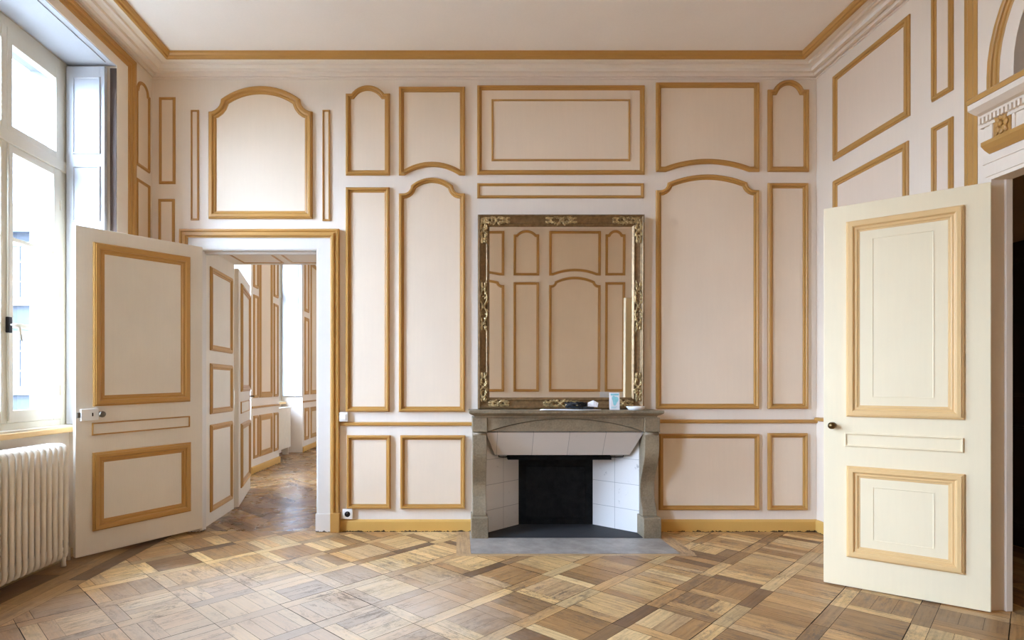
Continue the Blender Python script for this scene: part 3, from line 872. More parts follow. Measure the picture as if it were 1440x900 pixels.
# standing carton with turquoise print
Yc_ = YS + .085
cx0, cx1 = Xm(857, Yc_), Xm(871.5, Yc_); ch = .136
cl = ((cx0 + cx1) / 2, Yc_, ZS + .001)
ct = empty('leaflet_card', cl, (-.05, 0, .06), label='white upright card with turquoise print standing on the mantel', cat='card')
w2 = (cx1 - cx0) / 2
MB().box((-w2, -.003, 0), (w2, .003, ch)).build('card_sheet', M['paper'], ct, bevel=.0008)
pr_ = MB(); pts = []
for i in range(18):
    a = 2 * PI * i / 18; r = 1 + .22 * math.sin(3 * a + .6)
    pts.append((.024 * r * math.cos(a) + .004, ch * .56 + .036 * r * math.sin(a)))
pr_.prism(pts, lambda a, b, h: (a, -.0031 - h, b), 0, .0004)
pr_.box((-w2 + .010, -.0036, ch * .83), (w2 - .006, -.0031, ch * .94)); pr_.box((-w2 + .014, -.0036, ch * .10), (w2 - .03, -.0031, ch * .13)); pr_.box((-w2 + .014, -.0036, ch * .17), (w2 - .018, -.0031, ch * .19))
pr_.build('print', M['cyan'], ct)
# round white dish
Yd = YS + .075
dl = (Xm(894, Yd), Yd, ZS + .001); rd = (Xm(907, Yd) - Xm(881, Yd)) / 2
tag(MB().lathe([(.001, .0), (rd * .72, .0), (rd * .80, .006), (rd * .99, .022), (rd, .027), (rd * .97, .029), (rd * .80, .018), (rd * .6, .012), (.001, .011)], dl, 36).build('dish', M['plastic'], None, dl),
    'round white shallow dish at the end of the mantel', 'dish')

# ================================================================== SWITCH AND SOCKET
sw = empty('light_switch', (BX(483.5), D, BZ(586)), label='white surface switch box beside the doorway above the rail', cat='switch')
MB().box((BX(477.5), D - .001, BZ(592.5)), (BX(490.2), D - .035, BZ(579.5))).build('switch_box', M['plastic'], sw, sw.location.copy(), bevel=.005)
MB().box((BX(480.5), D - .034, BZ(590)), (BX(487.5), D - .041, BZ(582))).build('rocker', M['plastic'], sw, sw.location.copy(), bevel=.002)
so = empty('wall_socket', (BX(489.5), D, BZ(722)), label='white square wall socket just above the ochre skirting', cat='socket')
MB().box((BX(482.3), D - .001, BZ(729)), (BX(496.7), D - .028, BZ(715))).build('socket_plate', M['plastic'], so, so.location.copy(), bevel=.004)
sp_ = MB(); sp_.lathe([(.001, -.0285), (.024, -.0285), (.024, -.0295), (.001, -.0295)], (BX(489.5), D, BZ(722)), 24, 'y')
sp_.build('socket_recess', M['darkmetal'], so, so.location.copy())
rg = MB(); rg.tube([(BX(489.5) + .026 * math.cos(a * PI / 12), D - .029, BZ(722) + .026 * math.sin(a * PI / 12)) for a in range(24)], .003, 6, True)
rg.build('socket_rim', M['plastic'], so, so.location.copy())
MB().lathe([(.001, -.03), (.003, -.03), (.003, -.036), (.001, -.036)], (BX(489.5), D, BZ(722) + .010), 8, 'y').build('earth_pin', M['steel'], so, so.location.copy())

# ================================================================== DOORS
class Door:
    def __init__(s, name, hinge, free, zb, zt, thick, mat, label, sag=0.0):
        hx, fx = Vector(hinge), Vector(free); d = fx - hx; s.w = d.length; d.normalize()
        s.d = d; s.h = hx; s.n = Vector((-d.y, d.x)); s.th = thick; s.zb, s.zt = zb, zt
        s.e = empty(name, (hx.x, hx.y, zb), (0, 0, math.atan2(d.y, d.x))); struct(s.e, label, 'door')
        s.ht = zt - zb; s.mat = mat; s.sag = sag
    def px(s, x, y):
        """pixel on the visible face -> (u, height above the door foot)"""
        rx, rz = (x - CX) / F, (CY - y) / F
        o = s.h                                    # visible face through the hinge line
        den = rx * s.d.y - s.d.x
        u = (o.x - rx * o.y) / den
        t = o.y + s.d.y * u
        return u, H + rz * t - s.zb + s.sag * u
    def rect(s, tl, tr, br, bl):
        P = [s.px(*p) for p in (tl, tr, br, bl)]
        u = sorted((p[0] for p in P)); z0 = (P[2][1] + P[3][1]) / 2; z1 = (P[0][1] + P[1][1]) / 2
        return (u[0] + u[1]) / 2, z0, (u[2] + u[3]) / 2, z1
def dmap(a, b, h): return (a, h, b)                # visible face is +y of the door
def dmapb(th): return lambda a, b, h: (a, -th - h, b)
def door_leaf(dr, rects, w, mould, inner=None, both=True):
    MB().box((0, -dr.th, 0), (dr.w, 0, dr.ht)).build('leaf', dr.mat, dr.e, bevel=.004)
    for (u0, z0, u1, z1), ww, mm in rects:
        p = panel(dr.e, rect(u0, z0, u1, z1), ww, dmap, dr.mat, mm, h=(.024 if ww > .03 else .012), fh=.003, names=('door_panel', 'panel_moulding'))
        if both: panel(dr.e, rect(u0, z0, u1, z1), ww, dmapb(dr.th), dr.mat, mm, h=(.024 if ww > .03 else .012), fh=.003, names=('door_panel', 'panel_moulding'))
d1 = Door('door_1', ((285 - CX) / F * 4.68, 4.68), ((106 - CX) / F * 3.94, 3.94), .038, 2.316, .040, M['door'], 'cream panelled door with ochre mouldings, open in front of the radiator', sag=.026)
r1 = d1.rect((130, 339), (266.6, 363), (267, 565), (131, 571))
r2 = d1.rect((129, 594.5), (266.6, 585), (266.6, 600), (129, 613))
r3 = d1.rect((129.6, 637.5), (268, 621), (267.5, 717), (129.6, 749))
print('door1', d1.w, r1, r2, r3)
door_leaf(d1, [(r1, .078, M['ochre']), (r2, .012, M['ochre']), (r3, .078, M['ochre'])], .08, M['ochre'])
lk0, lk1 = d1.px(112, 584), d1.px(137, 584)
lz0, lz1 = d1.px(113, 592)[1], d1.px(113, 575.5)[1]
ua, ub = sorted((lk0[0], lk1[0]))
lock = MB().box((ua, 0, lz0), (ub, .024, lz1)).build('rim_lock', M['plastic'], d1.e, bevel=.003)
MB().box((ub, .004, (lz0 + lz1) / 2 - .018), (min(d1.w, ub + .02), .018, (lz0 + lz1) / 2 + .018)).build('lock_bolt', M['steel'], lock)
um = ua - .012; zmid = (lz0 + lz1) / 2
kn = MB().lathe([(.001, .0), (.017, .0), (.018, .004), (.008, .008), (.007, .032), (.015, .038), (.022, .047), (.021, .056), (.012, .062), (.001, .063)], (um, .0, zmid), 20, 'y').build('door_knob', M['steel'], d1.e)
MB().box(((ua + ub) / 2 - .02, .024, zmid - .012), ((ua + ub) / 2 - .012, .0255, zmid + .012)).build('keyhole', M['dark'], lock)

def rack(o, k):                                    # an old leaf that has dropped out of square
    for ch in o.children:
        if ch.data:
            for v in ch.data.vertices: v.co.z -= k * v.co.x
        rack(ch, k)
rack(d1.e, d1.sag)
d2 = Door('door_2', (2.786, 3.02), (2.204, 3.488), .008, 2.262, .042, M['door2'], 'warm white panelled door with pale ochre mouldings, open at the right', sag=0)
q1 = d2.rect((1190, 314), (1356, 287), (1356, 590), (1190, 585.7))
q2 = d2.rect((1188, 608), (1355, 616), (1355, 637), (1188, 627))
q3 = d2.rect((1190, 655), (1356, 666), (1357, 809), (1191, 781))
print('door2', d2.w, q1, q2, q3)
door_leaf(d2, [(q1, .07, M['pale_ochre']), (q3, .07, M['pale_ochre']), (q2, .014, M['door2'])], .075, M['pale_ochre'])
for q in (q1, q3):                                 # raised field line
    i_ = .125
    MB().sweep(rect(q[0] + i_, q[1] + i_ * .9, q[2] - i_, q[3] - i_ * .9), [(0, .003), (0, .0055), (.003, .0055), (.006, .003)], dmap).build('field_bead', M['door2'], d2.e)
ku, kz = d2.px(1171, 598)
def knob(dr, u, z, mat):
    k = MB().lathe([(.001, .0), (.019, .0), (.019, .004), (.008, .007), (.007, .03), (.014, .036), (.021, .046), (.019, .057), (.010, .063), (.001, .064)], (0, 0, 0), 20, 'y')
    for i in range(len(k.v)): k.v[i] = (k.v[i][0] + u, k.v[i][1], k.v[i][2] + z)
    return k.build('door_knob', mat, dr.e)
knob(d2, ku, kz, M['brass'])
# second leaf of the same doorway: only its edge shows, reflected in the mirror
d3 = Door('door_3', (2.786, 1.60), (2.115, 1.95), .008, 2.262, .042, M['door2'], 'second white leaf of the double doorway, seen only as a strip in the mirror')
door_leaf(d3, [(q1, .07, M['pale_ochre']), (q3, .07, M['pale_ochre']), (q2, .014, M['door2'])], .075, M['pale_ochre'])

# far door leaf beyond the thick wall
Yh2, Yf2 = 5.604, 6.60
d4 = Door('door_4', ((329.3 - CX) / F * Yh2, Yh2), ((346.5 - CX) / F * Yf2, Yf2), .01, 2.33, .042, M['door'], 'cream door with ochre mouldings open into the far room')
def d4face(u0, z0, u1, z1): return (u0, z0, u1, z1)
W4 = d4.w
# the side the camera sees is -n of hinge->free, so both faces carry panels
door_leaf(d4, [((.14, 1.12, W4 - .12, 2.20), .07, M['ochre']), ((.14, .90, W4 - .12, 1.02), .014, M['ochre']), ((.14, .16, W4 - .12, .80), .07, M['ochre'])], .07, M['ochre'])
for sgn in (1, -1):
    k = MB().tube([(W4 - .05, (.0 if sgn > 0 else -.042), 1.06), (W4 - .05, (.045 if sgn > 0 else -.087), 1.06), (W4 - .14, (.05 if sgn > 0 else -.092), 1.06)], .009, 8)
    k.build('door_handle', M['brass'], d4.e)

# ================================================================== PORTAL ON THE RIGHT WALL
XP = 2.83
pt = empty('trim_5', (XR, (POY0 + POY1) / 2, 0)); struct(pt, 'white doorway surround with dentil cornice, gilt rosettes and ochre arch', 'door surround')
pb = pt.location.copy()
YL, YR = 3.148, POY0 - .08
def mport(a, b, h): return (XP - h, a, b)
pj = MB()
pj.box((XP, POY1, 0), (XR + .002, YL, POZ)); pj.box((XP, YR, 0), (XR + .002, POY0, POZ))
pj.box((XP, YR, POZ), (XR + .002, YL, 2.66))
Yc2, Rl, Zsp = (POY0 + POY1) / 2, .626, 2.83
arch = [(Yc2 + Rl, 2.66), (Yc2 + Rl, Zsp)] + [(Yc2 + Rl * math.cos(PI * i / 28), Zsp + Rl * math.sin(PI * i / 28)) for i in range(1, 28)] + [(Yc2 - Rl, Zsp), (Yc2 - Rl, 2.66)]
pj.prism([(YL, 2.66), (YL, cz + .01), (YR, cz + .01), (YR, 2.66)] + arch[::-1], mport, 0, XP - XR)
pj.build('surround', M['wall_warmlit'], pt, pb)
for ya_, yb_ in ((POY1, POY1 - .014), (POY0, POY0 + .014)):
    MB().box((XR - .034, min(ya_, yb_), 0), (XR + .002, max(ya_, yb_), POZ)).build('door_stop', M['wall_warmlit'], pt, pb, bevel=.003)
# ochre pilaster moulding each side
gp = [(XR, 3.342), (2.902, 3.315), (2.896, 3.29), (2.875, 3.262), (2.870, 3.236), (2.850, 3.222), (2.842, 3.196), (2.832, 3.175), (2.83, 3.150), (XR, 3.150)]
MB().prism(gp, lambda a, b, h: (a, b, h), 0, cz + .01).build('pilaster_moulding', M['ochre'], pt, pb)
MB().prism([(a, YR - (b - YL)) for a, b in gp], lambda a, b, h: (a, b, h), 0, cz + .01).build('pilaster_moulding', M['ochre'], pt, pb)
# arch moulding
Ro = 3.084 - Yc2
apath = [(Yc2 + Ro, 2.70), (Yc2 + Ro, Zsp)] + [(Yc2 + Ro * math.cos(PI * i / 28), Zsp + Ro * math.sin(PI * i / 28)) for i in range(1, 28)] + [(Yc2 - Ro, Zsp), (Yc2 - Ro, 2.70)]
MB().sweep(apath, mould_profile(.062, .022), mport, closed=False).build('arch_moulding', M['ochre'], pt, pb)
# lunette
lpoly = [(Yc2 + Rl, 2.66)] + arch[1:-1] + [(Yc2 - Rl, 2.66)]
lun = MB().prism(inset(lpoly, .001) if False else lpoly, mport, -.09, -.094).build('lunette_pane', M['darkglass'], pt, pb)
MB().sweep(apath and [(Yc2 + Rl, 2.70), (Yc2 + Rl, Zsp)] + arch[2:-2] + [(Yc2 - Rl, Zsp), (Yc2 - Rl, 2.70)], [(0, -.088), (0, -.06), (.018, -.06), (.018, -.088)], mport, closed=False).build('lunette_frame', M['hallwall'], pt, pb)
# entablature
zcT = PX(1360, 150, XP - .1)[1]
YE0, YE1 = YR - .05, YL + .0
def ent(name, y0, y1, z0, z1, proj, mat, bev=.002): return MB().box((XP - proj, y0, z0), (XP + .002, y1, z1)).build(name, mat, pt, pb, bevel=bev)
ev = PX(1360.5, 0, XP - .10)[0]
corn = MB().prism([(XP + .002, zcT), (XP - .10, zcT), (XP - .10, zcT - .030), (XP - .085, zcT - .038), (XP - .06, zcT - .05), (XP - .035, zcT - .055), (XP - .03, zcT - .065), (XP + .002, zcT - .065)],
                  lambda a, b, h: (a, h, b), 2 * Yc2 - ev, ev)
corn.build('cornice', M['wall_warmlit'], pt, pb)
MB().prism([(XP + .002, zcT + .034), (XP - .098, zcT + .034), (XP - .108, zcT + .024), (XP - .104, zcT + .001), (XP + .002, zcT + .001)], lambda a, b, h: (a, h, b), 2 * Yc2 - ev, ev).build('cornice_cap', M['ochre'], pt, pb)
zd = zcT - .066
dn = MB(); y = POY1 + .035
ent('dentil_bed', 2 * Yc2 - POY1 - .05, POY1 + .05, zd - .05, zd, .020, M['wall_warmlit'])
while y > POY0 - .035:
    dn.box((XP - .040, y - .012, zd - .034), (XP - .018, y, zd - .002)); y -= .022
dn.build('dentil_row', M['wall_warmlit'], pt, pb)
zr1, zr0 = PX(1395, 162, XP - .02)[1], PX(1395, 197, XP - .02)[1]
ry1, ry0 = PX(1395.5, 0, XP - .02)[0], PX(1420, 0, XP - .02)[0]
ent('frieze_board', POY0 - .02, POY1 + .03, zr0 - .01, zd - .05, .010, M['wall_warmlit'])
for mid in ((ry0 + ry1) / 2, Yc2, 2 * Yc2 - (ry0 + ry1) / 2):
    hwid = (ry1 - ry0) / 2; zm = (zr0 + zr1) / 2; hz = (zr1 - zr0) / 2
    rb = ent('rosette', mid - hwid, mid + hwid, zm - hz, zm + hz, .016, M['ochre'])
    ro = MB(); X0 = XP - .016
    for k in range(8):
        th = 2 * PI * k / 8
        ro.blob((X0 - .004, mid + .026 * math.cos(th), zm + .036 * math.sin(th)), (.007, .015, .018), None, 8, 5)
    for k in range(4):
        th = PI / 4 + PI / 2 * k; ro.blob((X0 - .003, mid + .038 * math.cos(th) * 1.0, zm + .055 * math.sin(th)), (.006, .010, .012), None, 8, 5)
    ro.blob((X0 - .007, mid, zm), (.009, .013, .014), None, 10, 6)
    ro.build('rosette_flower', M['ochre'], rb, pb)
for a, b in ((ry1 + .006, ry1 + .022), (ry0 - .022, ry0 - .006)):
    ent('frieze_fillet', a, b, zr0, zr1, .016, M['wall_warmlit'])
zg = PX(1379, 210, XP - .05)[1]; yg = PX(1379, 0, XP - .06)[0]
MB().prism([(XP + .002, zg + .03), (XP - .060, zg + .028), (XP - .060, zg + .008), (XP - .04, zg - .012), (XP - .015, zg - .03), (XP + .002, zg - .03)], lambda a, b, h: (a, h, b), 2 * Yc2 - yg, yg).build('architrave_band', M['ochre'], pt, pb)
ent('architrave_fascia', POY0 - .04, POY1 + .04, zg - .075, zg - .03, .012, M['wall_warmlit'])
ent('architrave_fascia', POY0 - .03, POY1 + .03, POZ + .02, zg - .075, .007, M['wall_warmlit'])

# hall beyond the right doorway
hall = MB()
HX = 4.2
hall.box((HX, -.6, 0), (HX + .1, 5.6, 3.8)); hall.box((XR + .07, 5.5, 0), (HX, 5.6, 3.8)); hall.box((XR + .07, -.7, 0), (HX, -.6, 3.8)); hall.box((XR + .07, -.7, 3.7), (HX + .1, 5.6, 3.8))
struct(hall.build('wall_hall', M['hallwall']), 'dim beige passage wall beyond the right doorway', 'wall')
hf = MB().box((XR + .1, -.7, -.12), (HX + .1, 5.6, -.004)).build('floor_hall', M['dark']); struct(hf, 'brown board floor of the dim passage beyond the right doorway', 'floor')
hbd = Boards(); x = XR - .002
while x < HX:
    y = -.6
    while y < 5.5:
        L = random.uniform(.8, 1.5); hbd.add([(x + .001, y + .001), (x + .119, y + .001), (x + .119, min(5.5, y + L)), (x + .001, min(5.5, y + L))], (0, 1), oak(.7)); y += L
    x += .12
hbd.build('floor_boards', M['parquet'], hf)
hd = Door('door_5', (HX - .002, 4.95), (HX - .002, 3.45), .005, 2.26, .03, M['darkwood'], 'dark brown closed door in the dim passage')
hd.e.location.x = HX - .03
for nm_, (a, b, c, d) in (('u', (.15, 1.1, 1.35, 2.12)), ('l', (.15, .15, 1.35, .9))):
    panel(hd.e, rect(a, b, c, d), .05, dmapb(.03), M['darkwood'], M['darkwood'], h=.014, names=('door_panel', 'panel_moulding'))
MB().box((0, -.03, 0), (hd.w, -.002, hd.ht)).build('leaf', M['darkwood'], hd.e)

# ================================================================== WINDOWS OF THE LEFT WALL
def window(name, y0, y1, ztop, zsill, X, label, ymull=None, far=False):
    w = empty(name, (X, (y0 + y1) / 2, zsill)); struct(w, label, 'window'); b = w.location.copy()
    fw_, ft = .093, .07
    zt0, zt1 = PX(79, 213, XWIN)[1], PX(75, 245, XWIN)[1]      # transom bar
    zgb, zgt = PX(75, 574, XWIN)[1], PX(79, 110, XWIN)[1]
    ym = (y0 + y1) / 2 if ymull is None else ymull
    fr_ = MB()
    fr_.box((X - ft, y0, zsill), (X, y0 + fw_, ztop)); fr_.box((X - ft, y1 - fw_, zsill), (X, y1, ztop))
    fr_.box((X - ft + .002, y0 + .002, ztop - .07), (X - .002, y1 - .002, ztop - .001)); fr_.box((X - ft + .002, y0 + .002, zsill + .001), (X - .002, y1 - .002, zsill + .045))
    fr_.box((X - ft, y0, zt1 + .05), (X + .012, y1, zt0 - .045)); fr_.box((X - ft + .001, ym - .022, zt0 - .06), (X - .001, ym + .022, ztop - .01))
    fr_.build('window_frame', M['winpaint'], w, b, bevel=.004)
    st = .068
    for k, (a, c) in enumerate(((y0 + fw_, ym), (ym, y1 - fw_))):
        cs = MB(); z0, z1 = zsill + .045, zt1 + .05; x0_, x1_ = X - .055, X + .004
        cs.box((x0_, a + .001, z0), (x1_, a + st * (.75 if k else 1), z1)); cs.box((x0_, c - st * (1 if k else .75), z0), (x1_, c - .001, z1))
        cs.box((x0_ + .002, a + .01, z0 + .001), (x1_ - .002, c - .01, zgb)); cs.box((x0_ + .002, a + .01, zt1), (x1_ - .002, c - .01, z1 - .001))
        h_ = (zt1 - zgb) / 3
        for q in (1, 2): cs.box((x0_ + .012, a + .02, zgb + h_ * q - .013), (x1_ - .008, c - .02, zgb + h_ * q + .013))
        co = cs.build('casement', M['winpaint'], w, b, bevel=.003)
        MB().box((X - .031, a + .03, z0 + .03), (X - .027, c - .03, z1 - .02)).build('glass_pane', M['glass'], co, b)
        tl = MB()
        tl.box((x0_, a, zt0 - .045), (x1_, a + .045, ztop - .07)); tl.box((x0_, c - .045, zt0 - .045), (x1_, c, ztop - .07))
        tl.box((x0_ + .002, a + .003, zt0 - .043), (x1_ - .002, c - .003, zt0)); tl.box((x0_ + .002, a + .003, zgt), (x1_ - .002, c - .003, ztop - .068))
        to = tl.build('transom_light', M['winpaint'], w, b, bevel=.003)
        MB().box((X - .031, a + .03, zt0 - .02), (X - .027, c - .03, zgt + .02)).build('glass_pane', M['glass'], to, b)
        if k == 1 and not far:
            for zz in (zsill + .25, zsill + .95, zt1 - .2):
                MB().lathe([(.001, zz - .035), (.007, zz - .035), (.007, zz + .035), (.001, zz + .035)], (X + .008, c - .004, 0), 8).build('hinge', M['winpaint'], co, b)
    # espagnolette rod and handle on the meeting stile
    rod = MB().tube([(X + .012, ym, zsill + .06), (X + .012, ym, zt1 + .04)], .006, 8).build('espagnolette_rod', M['winpaint'], w, b)
    hz_ = PX(8, 456, XWIN + .02)[1]
    MB().box((X + .004, ym - .014, hz_ - .05), (X + .028, ym + .014, hz_ + .05)).build('handle_plate', M['darkmetal'], w, b, bevel=.003)
    MB().tube([(X + .02, ym, hz_), (X + .055, ym, hz_), (X + .06, ym + .03, hz_ - .01), (X + .06, ym + .05, hz_ - .10)], [.007, .007, .008, .006], 8).build('handle', M['winpaint'], w, b)
    # sill board with ochre nosing
    s_ = MB(); s_.box((X - .05, y0 + .001, zsill - .045), (X + .07, y1 - .001, zsill + .002)); so_ = s_.build('sill', M['winpaint'], w, b, bevel=.004)
    MB().box((X + .066, y0, zsill - .05), (X + .092, y1, zsill - .012)).build('sill_nosing', M['pale_ochre'], so_, b, bevel=.008)
    return w
YMU = 812 * 2.865 / (645 - 9)
ZSIL = PX(99.5, 604, XWIN + .09)[1] + .03
window('window_1', WY0 + .002, WY1 - .002, WZT - .005, ZSIL, XWIN, 'tall white casement window above the radiator at the left edge', YMU)
window('window_2_added', W2Y0 + .002, W2Y1 - .002, WZT - .005, ZSIL, XWIN, 'second tall casement window of the left wall, unseen, added for daylight')
# soffit board of the recess
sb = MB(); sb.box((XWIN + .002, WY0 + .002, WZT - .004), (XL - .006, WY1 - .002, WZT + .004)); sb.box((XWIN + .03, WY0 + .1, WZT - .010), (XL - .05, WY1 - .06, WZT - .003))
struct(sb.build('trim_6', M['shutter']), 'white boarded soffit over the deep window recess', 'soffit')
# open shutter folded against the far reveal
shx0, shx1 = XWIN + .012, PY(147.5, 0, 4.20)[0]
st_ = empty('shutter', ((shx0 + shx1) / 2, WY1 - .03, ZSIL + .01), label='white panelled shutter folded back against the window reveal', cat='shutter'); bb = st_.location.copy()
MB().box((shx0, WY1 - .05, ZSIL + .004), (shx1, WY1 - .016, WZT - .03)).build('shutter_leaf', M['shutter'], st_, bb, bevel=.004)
M['reveal_shade'] = paint('painted_shade_brown', srgb(92, 76, 68), .7)  # shade beside the shutter, painted as a brown strip on the reveal
MB().box((shx1 + .012, WY1 - .004, ZSIL), (XL - .004, WY1 + .01, WZT - .02)).build('reveal_shade_strip', M['reveal_shade'], wall_left)
def mshut(a, b, h): return (a, WY1 - .05 - h, b)
for zt1_, zb1_ in ((PY(120, 109, 4.2)[1], PY(120, 217, 4.2)[1]), (PY(120, 234, 4.2)[1], PY(120, 312, 4.2)[1]), (PY(120, 330, 4.2)[1], ZSIL + .1)):
    panel(st_, rect(shx0 + .05, zb1_, shx1 - .03, zt1_), .016, mshut, M['shutter'], M['shutter'], bb, h=.010, fh=.002, names=('shutter_panel', 'panel_bead'))

# ------------------------------------------------------------------ cast-iron radiator
RXc, rt, rbm = -2.672, .80, .055
def section_mb(Y, x0, x1, z0, z1, r=.0132):
    m = MB(); c = .035; pts = []
    for cx_, cz_, a0 in ((x1 - c, z1 - c, 0), (x0 + c, z1 - c, 90), (x0 + c, z0 + c, 180), (x1 - c, z0 + c, 270)):
        for i in range(5):
            a = math.radians(a0 + 90 * i / 4); pts.append((cx_ + c * math.cos(a), Y, cz_ + c * math.sin(a)))
    m.tube(pts, r, 10, True)
    m.tube([((x0 + x1) / 2, Y, z0), ((x0 + x1) / 2, Y, z1)], r * .9, 8)
    for zz in (z0 + .035, z1 - .035):                               # hubs joining the sections
        m.lathe([(.001, -.0285), (.028, -.0285), (.028, .0285), (.001, .0285)], (0, 0, 0), 12, 'y')
        for i in range(len(m.v) - 48, len(m.v)):
            p = m.v[i]; m.v[i] = (p[0] + (x0 + x1) / 2, p[1] + Y, p[2] + zz)
    return m
rad = empty('radiator', (RXc, 3.5, 0), label='old cream cast-iron column radiator under the window', cat='radiator'); rb_ = rad.location.copy()
Y0s = PX(92.5, 0, RXc + .075)[0]
first = None
for k in range(15):
    Y = Y0s - .0515 * k
    if first is None:
        first = section_mb(Y, RXc - .08, RXc + .075, rbm, rt).build('section', M['radiator'], rad, rb_)
    else:
        c = first.copy(); COL.objects.link(c); c.parent = rad; c.location = (0, -.0515 * k, 0)
for k in (0, 13):
    for dx in (-.06, .06):
        MB().lathe([(.001, 0.0), (.016, 0.0), (.013, .03), (.018, .085), (.001, .085)], (RXc + dx, Y0s - .0515 * k, 0.0), 10).build('foot', M['radiator'], rad, rb_)
MB().tube([(RXc, Y0s + .02, rbm + .035), (RXc, Y0s + .12, rbm + .035), (RXc, Y0s + .14, rbm + .02), (RXc, Y0s + .14, .0)], .012, 8).build('pipe', M['radiator'], rad, rb_)
MB().lathe([(.001, 0), (.02, 0), (.022, .02), (.018, .045), (.001, .05)], (RXc, Y0s + .10, rbm + .045), 12).build('valve', M['steel'], rad, rb_)

# ================================================================== FAR ROOM
XF = -2.77
fz = WZT
fw1, fw2 = (6.15, 7.70), (PX(392.5, 0, XF)[0], PX(425.5, 0, XF)[0])
XFW = -3.15
fwall = MB().prism(notch_wall(YW - .0, 12.3, 3.9, [(fw1[0], fw1[1], fz), (fw2[0], fw2[1], fz)]), lambda a, b, h: (XF + h, a, b), 0, XFW - .073 - XF)
fwall.prism(notch_wall(YW, 12.3, 3.9, [(fw1[0] + .04, fw1[1] - .04, fz - .06), (fw2[0] + .04, fw2[1] - .04, fz - .06)]), lambda a, b, h: (XF + h, a, b), XFW - XF - .0725, XFW - XF - .26)
for a, b in (fw1, fw2): fwall.box((XFW, a, 0), (XFW - .2, b, .86))
fwl = struct(fwall.build('wall_far_left', M['wall']), 'panelled window wall of the far room seen through the doorway', 'wall')
def mfl(a, b, h): return (XF + h, a, b)
def flp(xa, xb, zt, zb, w, top=None):
    a, b = sorted((PX(xa, 0, XF)[0], PX(xb, 0, XF)[0]))
    panel(fwl, panel_outline(a, b, zt, zb, top), w, mfl, M['field'], M['ochre'], h=.02)
for xa, xb, w, cut in ((356, 362.5, .05, 1), (364.5, 382.5, .10, 0), (384.5, 390.5, .05, 1), (428, 434, .08, 1), (436.5, 446, .10, 0)):
    if cut: flp(xa, xb, 2.42, 1.02, w); flp(xa, xb, 3.5, 2.52, w)
    else: flp(xa, xb, 3.5, 1.02, w)
    flp(xa, xb, .78, .20, w)
MB().sweep([(fw1[1] + .02, .88), (fw2[0] - .02, .88)], rail, mfl, closed=False).build('chair_rail', M['ochre'], fwl)
MB().sweep([(fw2[1] + .02, .88), (12.1, .88)], rail, mfl, closed=False).build('chair_rail', M['ochre'], fwl)
for a, b in ((fw1[1], fw2[0]), (fw2[1], 12.18)):
    MB().sweep([(a, 0), (b, 0)], bprof, mfl, closed=False).build('skirting', M['ochre_base'], fwl)
struct(MB().box((-3.4, 12.2, 0), (1.7, 12.4, 3.9)).build('wall_far_end', M['wall']), 'end wall of the far room, deep beyond the doorway', 'wall')
struct(MB().box((1.5, YW, 0), (1.7, 12.3, 3.9)).build('wall_far_right', M['wall']), 'plain side wall of the far room, hidden behind the chimney wall', 'wall')
struct(MB().box((-3.4, YW - .02, 3.8), (1.7, 12.4, 3.95)).build('ceiling_far', M['ceil']), 'ceiling of the far room', 'ceiling')
window('window_3', fw1[0] + .002, fw1[1] - .002, fz - .005, ZSIL, XFW, 'bright window of the far room, glimpsed above the far door', far=True)
window('window_4', fw2[0] + .002, fw2[1] - .002, fz - .005, ZSIL, XFW, 'window of the far room above the white radiator', far=True)
# shutter on the deep reveal of the far window
fs0, fs1 = PY(397, 0, fw2[1] - .06)[0], PY(424.5, 0, fw2[1] - .06)[0]
s2 = empty('shutter', ((fs0 + fs1) / 2, fw2[1] - .04, 1.03), label='bright white shutter at the window in the far room', cat='shutter'); bb = s2.location.copy()
MB().box((fs0, fw2[1] - .055, PY(0, 557, fw2[1])[1]), (fs1, fw2[1] - .02, fz - .03)).build('shutter_leaf', M['shutter'], s2, bb, bevel=.004)
def ms2(a, b, h): return (a, fw2[1] - .055 - h, b)
for z1_, z0_ in ((3.4, 3.0), (2.92, 2.28), (2.2, 1.12)):
    panel(s2, rect(fs0 + .08, z0_, fs1 - .06, z1_), .02, ms2, M['shutter'], M['shutter'], bb, h=.008, fh=.002, names=('shutter_panel', 'panel_bead'))
# far radiator
r2b = (-2.99, 9.45, 0)
ra2 = empty('radiator', r2b, label='white flat panel radiator under the window in the far room', cat='radiator')
MB().box((-2.93, 8.98, .12), (-2.96, 10.08, .80)).build('front_panel', M['radiator'], ra2, r2b, bevel=.01)
MB().box((-3.05, 8.98, .12), (-3.02, 10.08, .80)).build('rear_panel', M['radiator'], ra2, r2b, bevel=.01)
fn = MB()
for k in range(22): fn.box((-3.02, 9.02 + .048 * k, .16), (-2.96, 9.024 + .048 * k, .78))
fn.build('fins', M['radiator'], ra2, r2b)
MB().box((-3.06, 8.97, .795), (-2.92, 10.09, .815)).build('top_grille', M['radiator'], ra2, r2b, bevel=.004)
for yy in (9.1, 9.95): MB().box((-3.04, yy, 0), (-2.94, yy + .03, .125)).build('foot', M['radiator'], ra2, r2b)

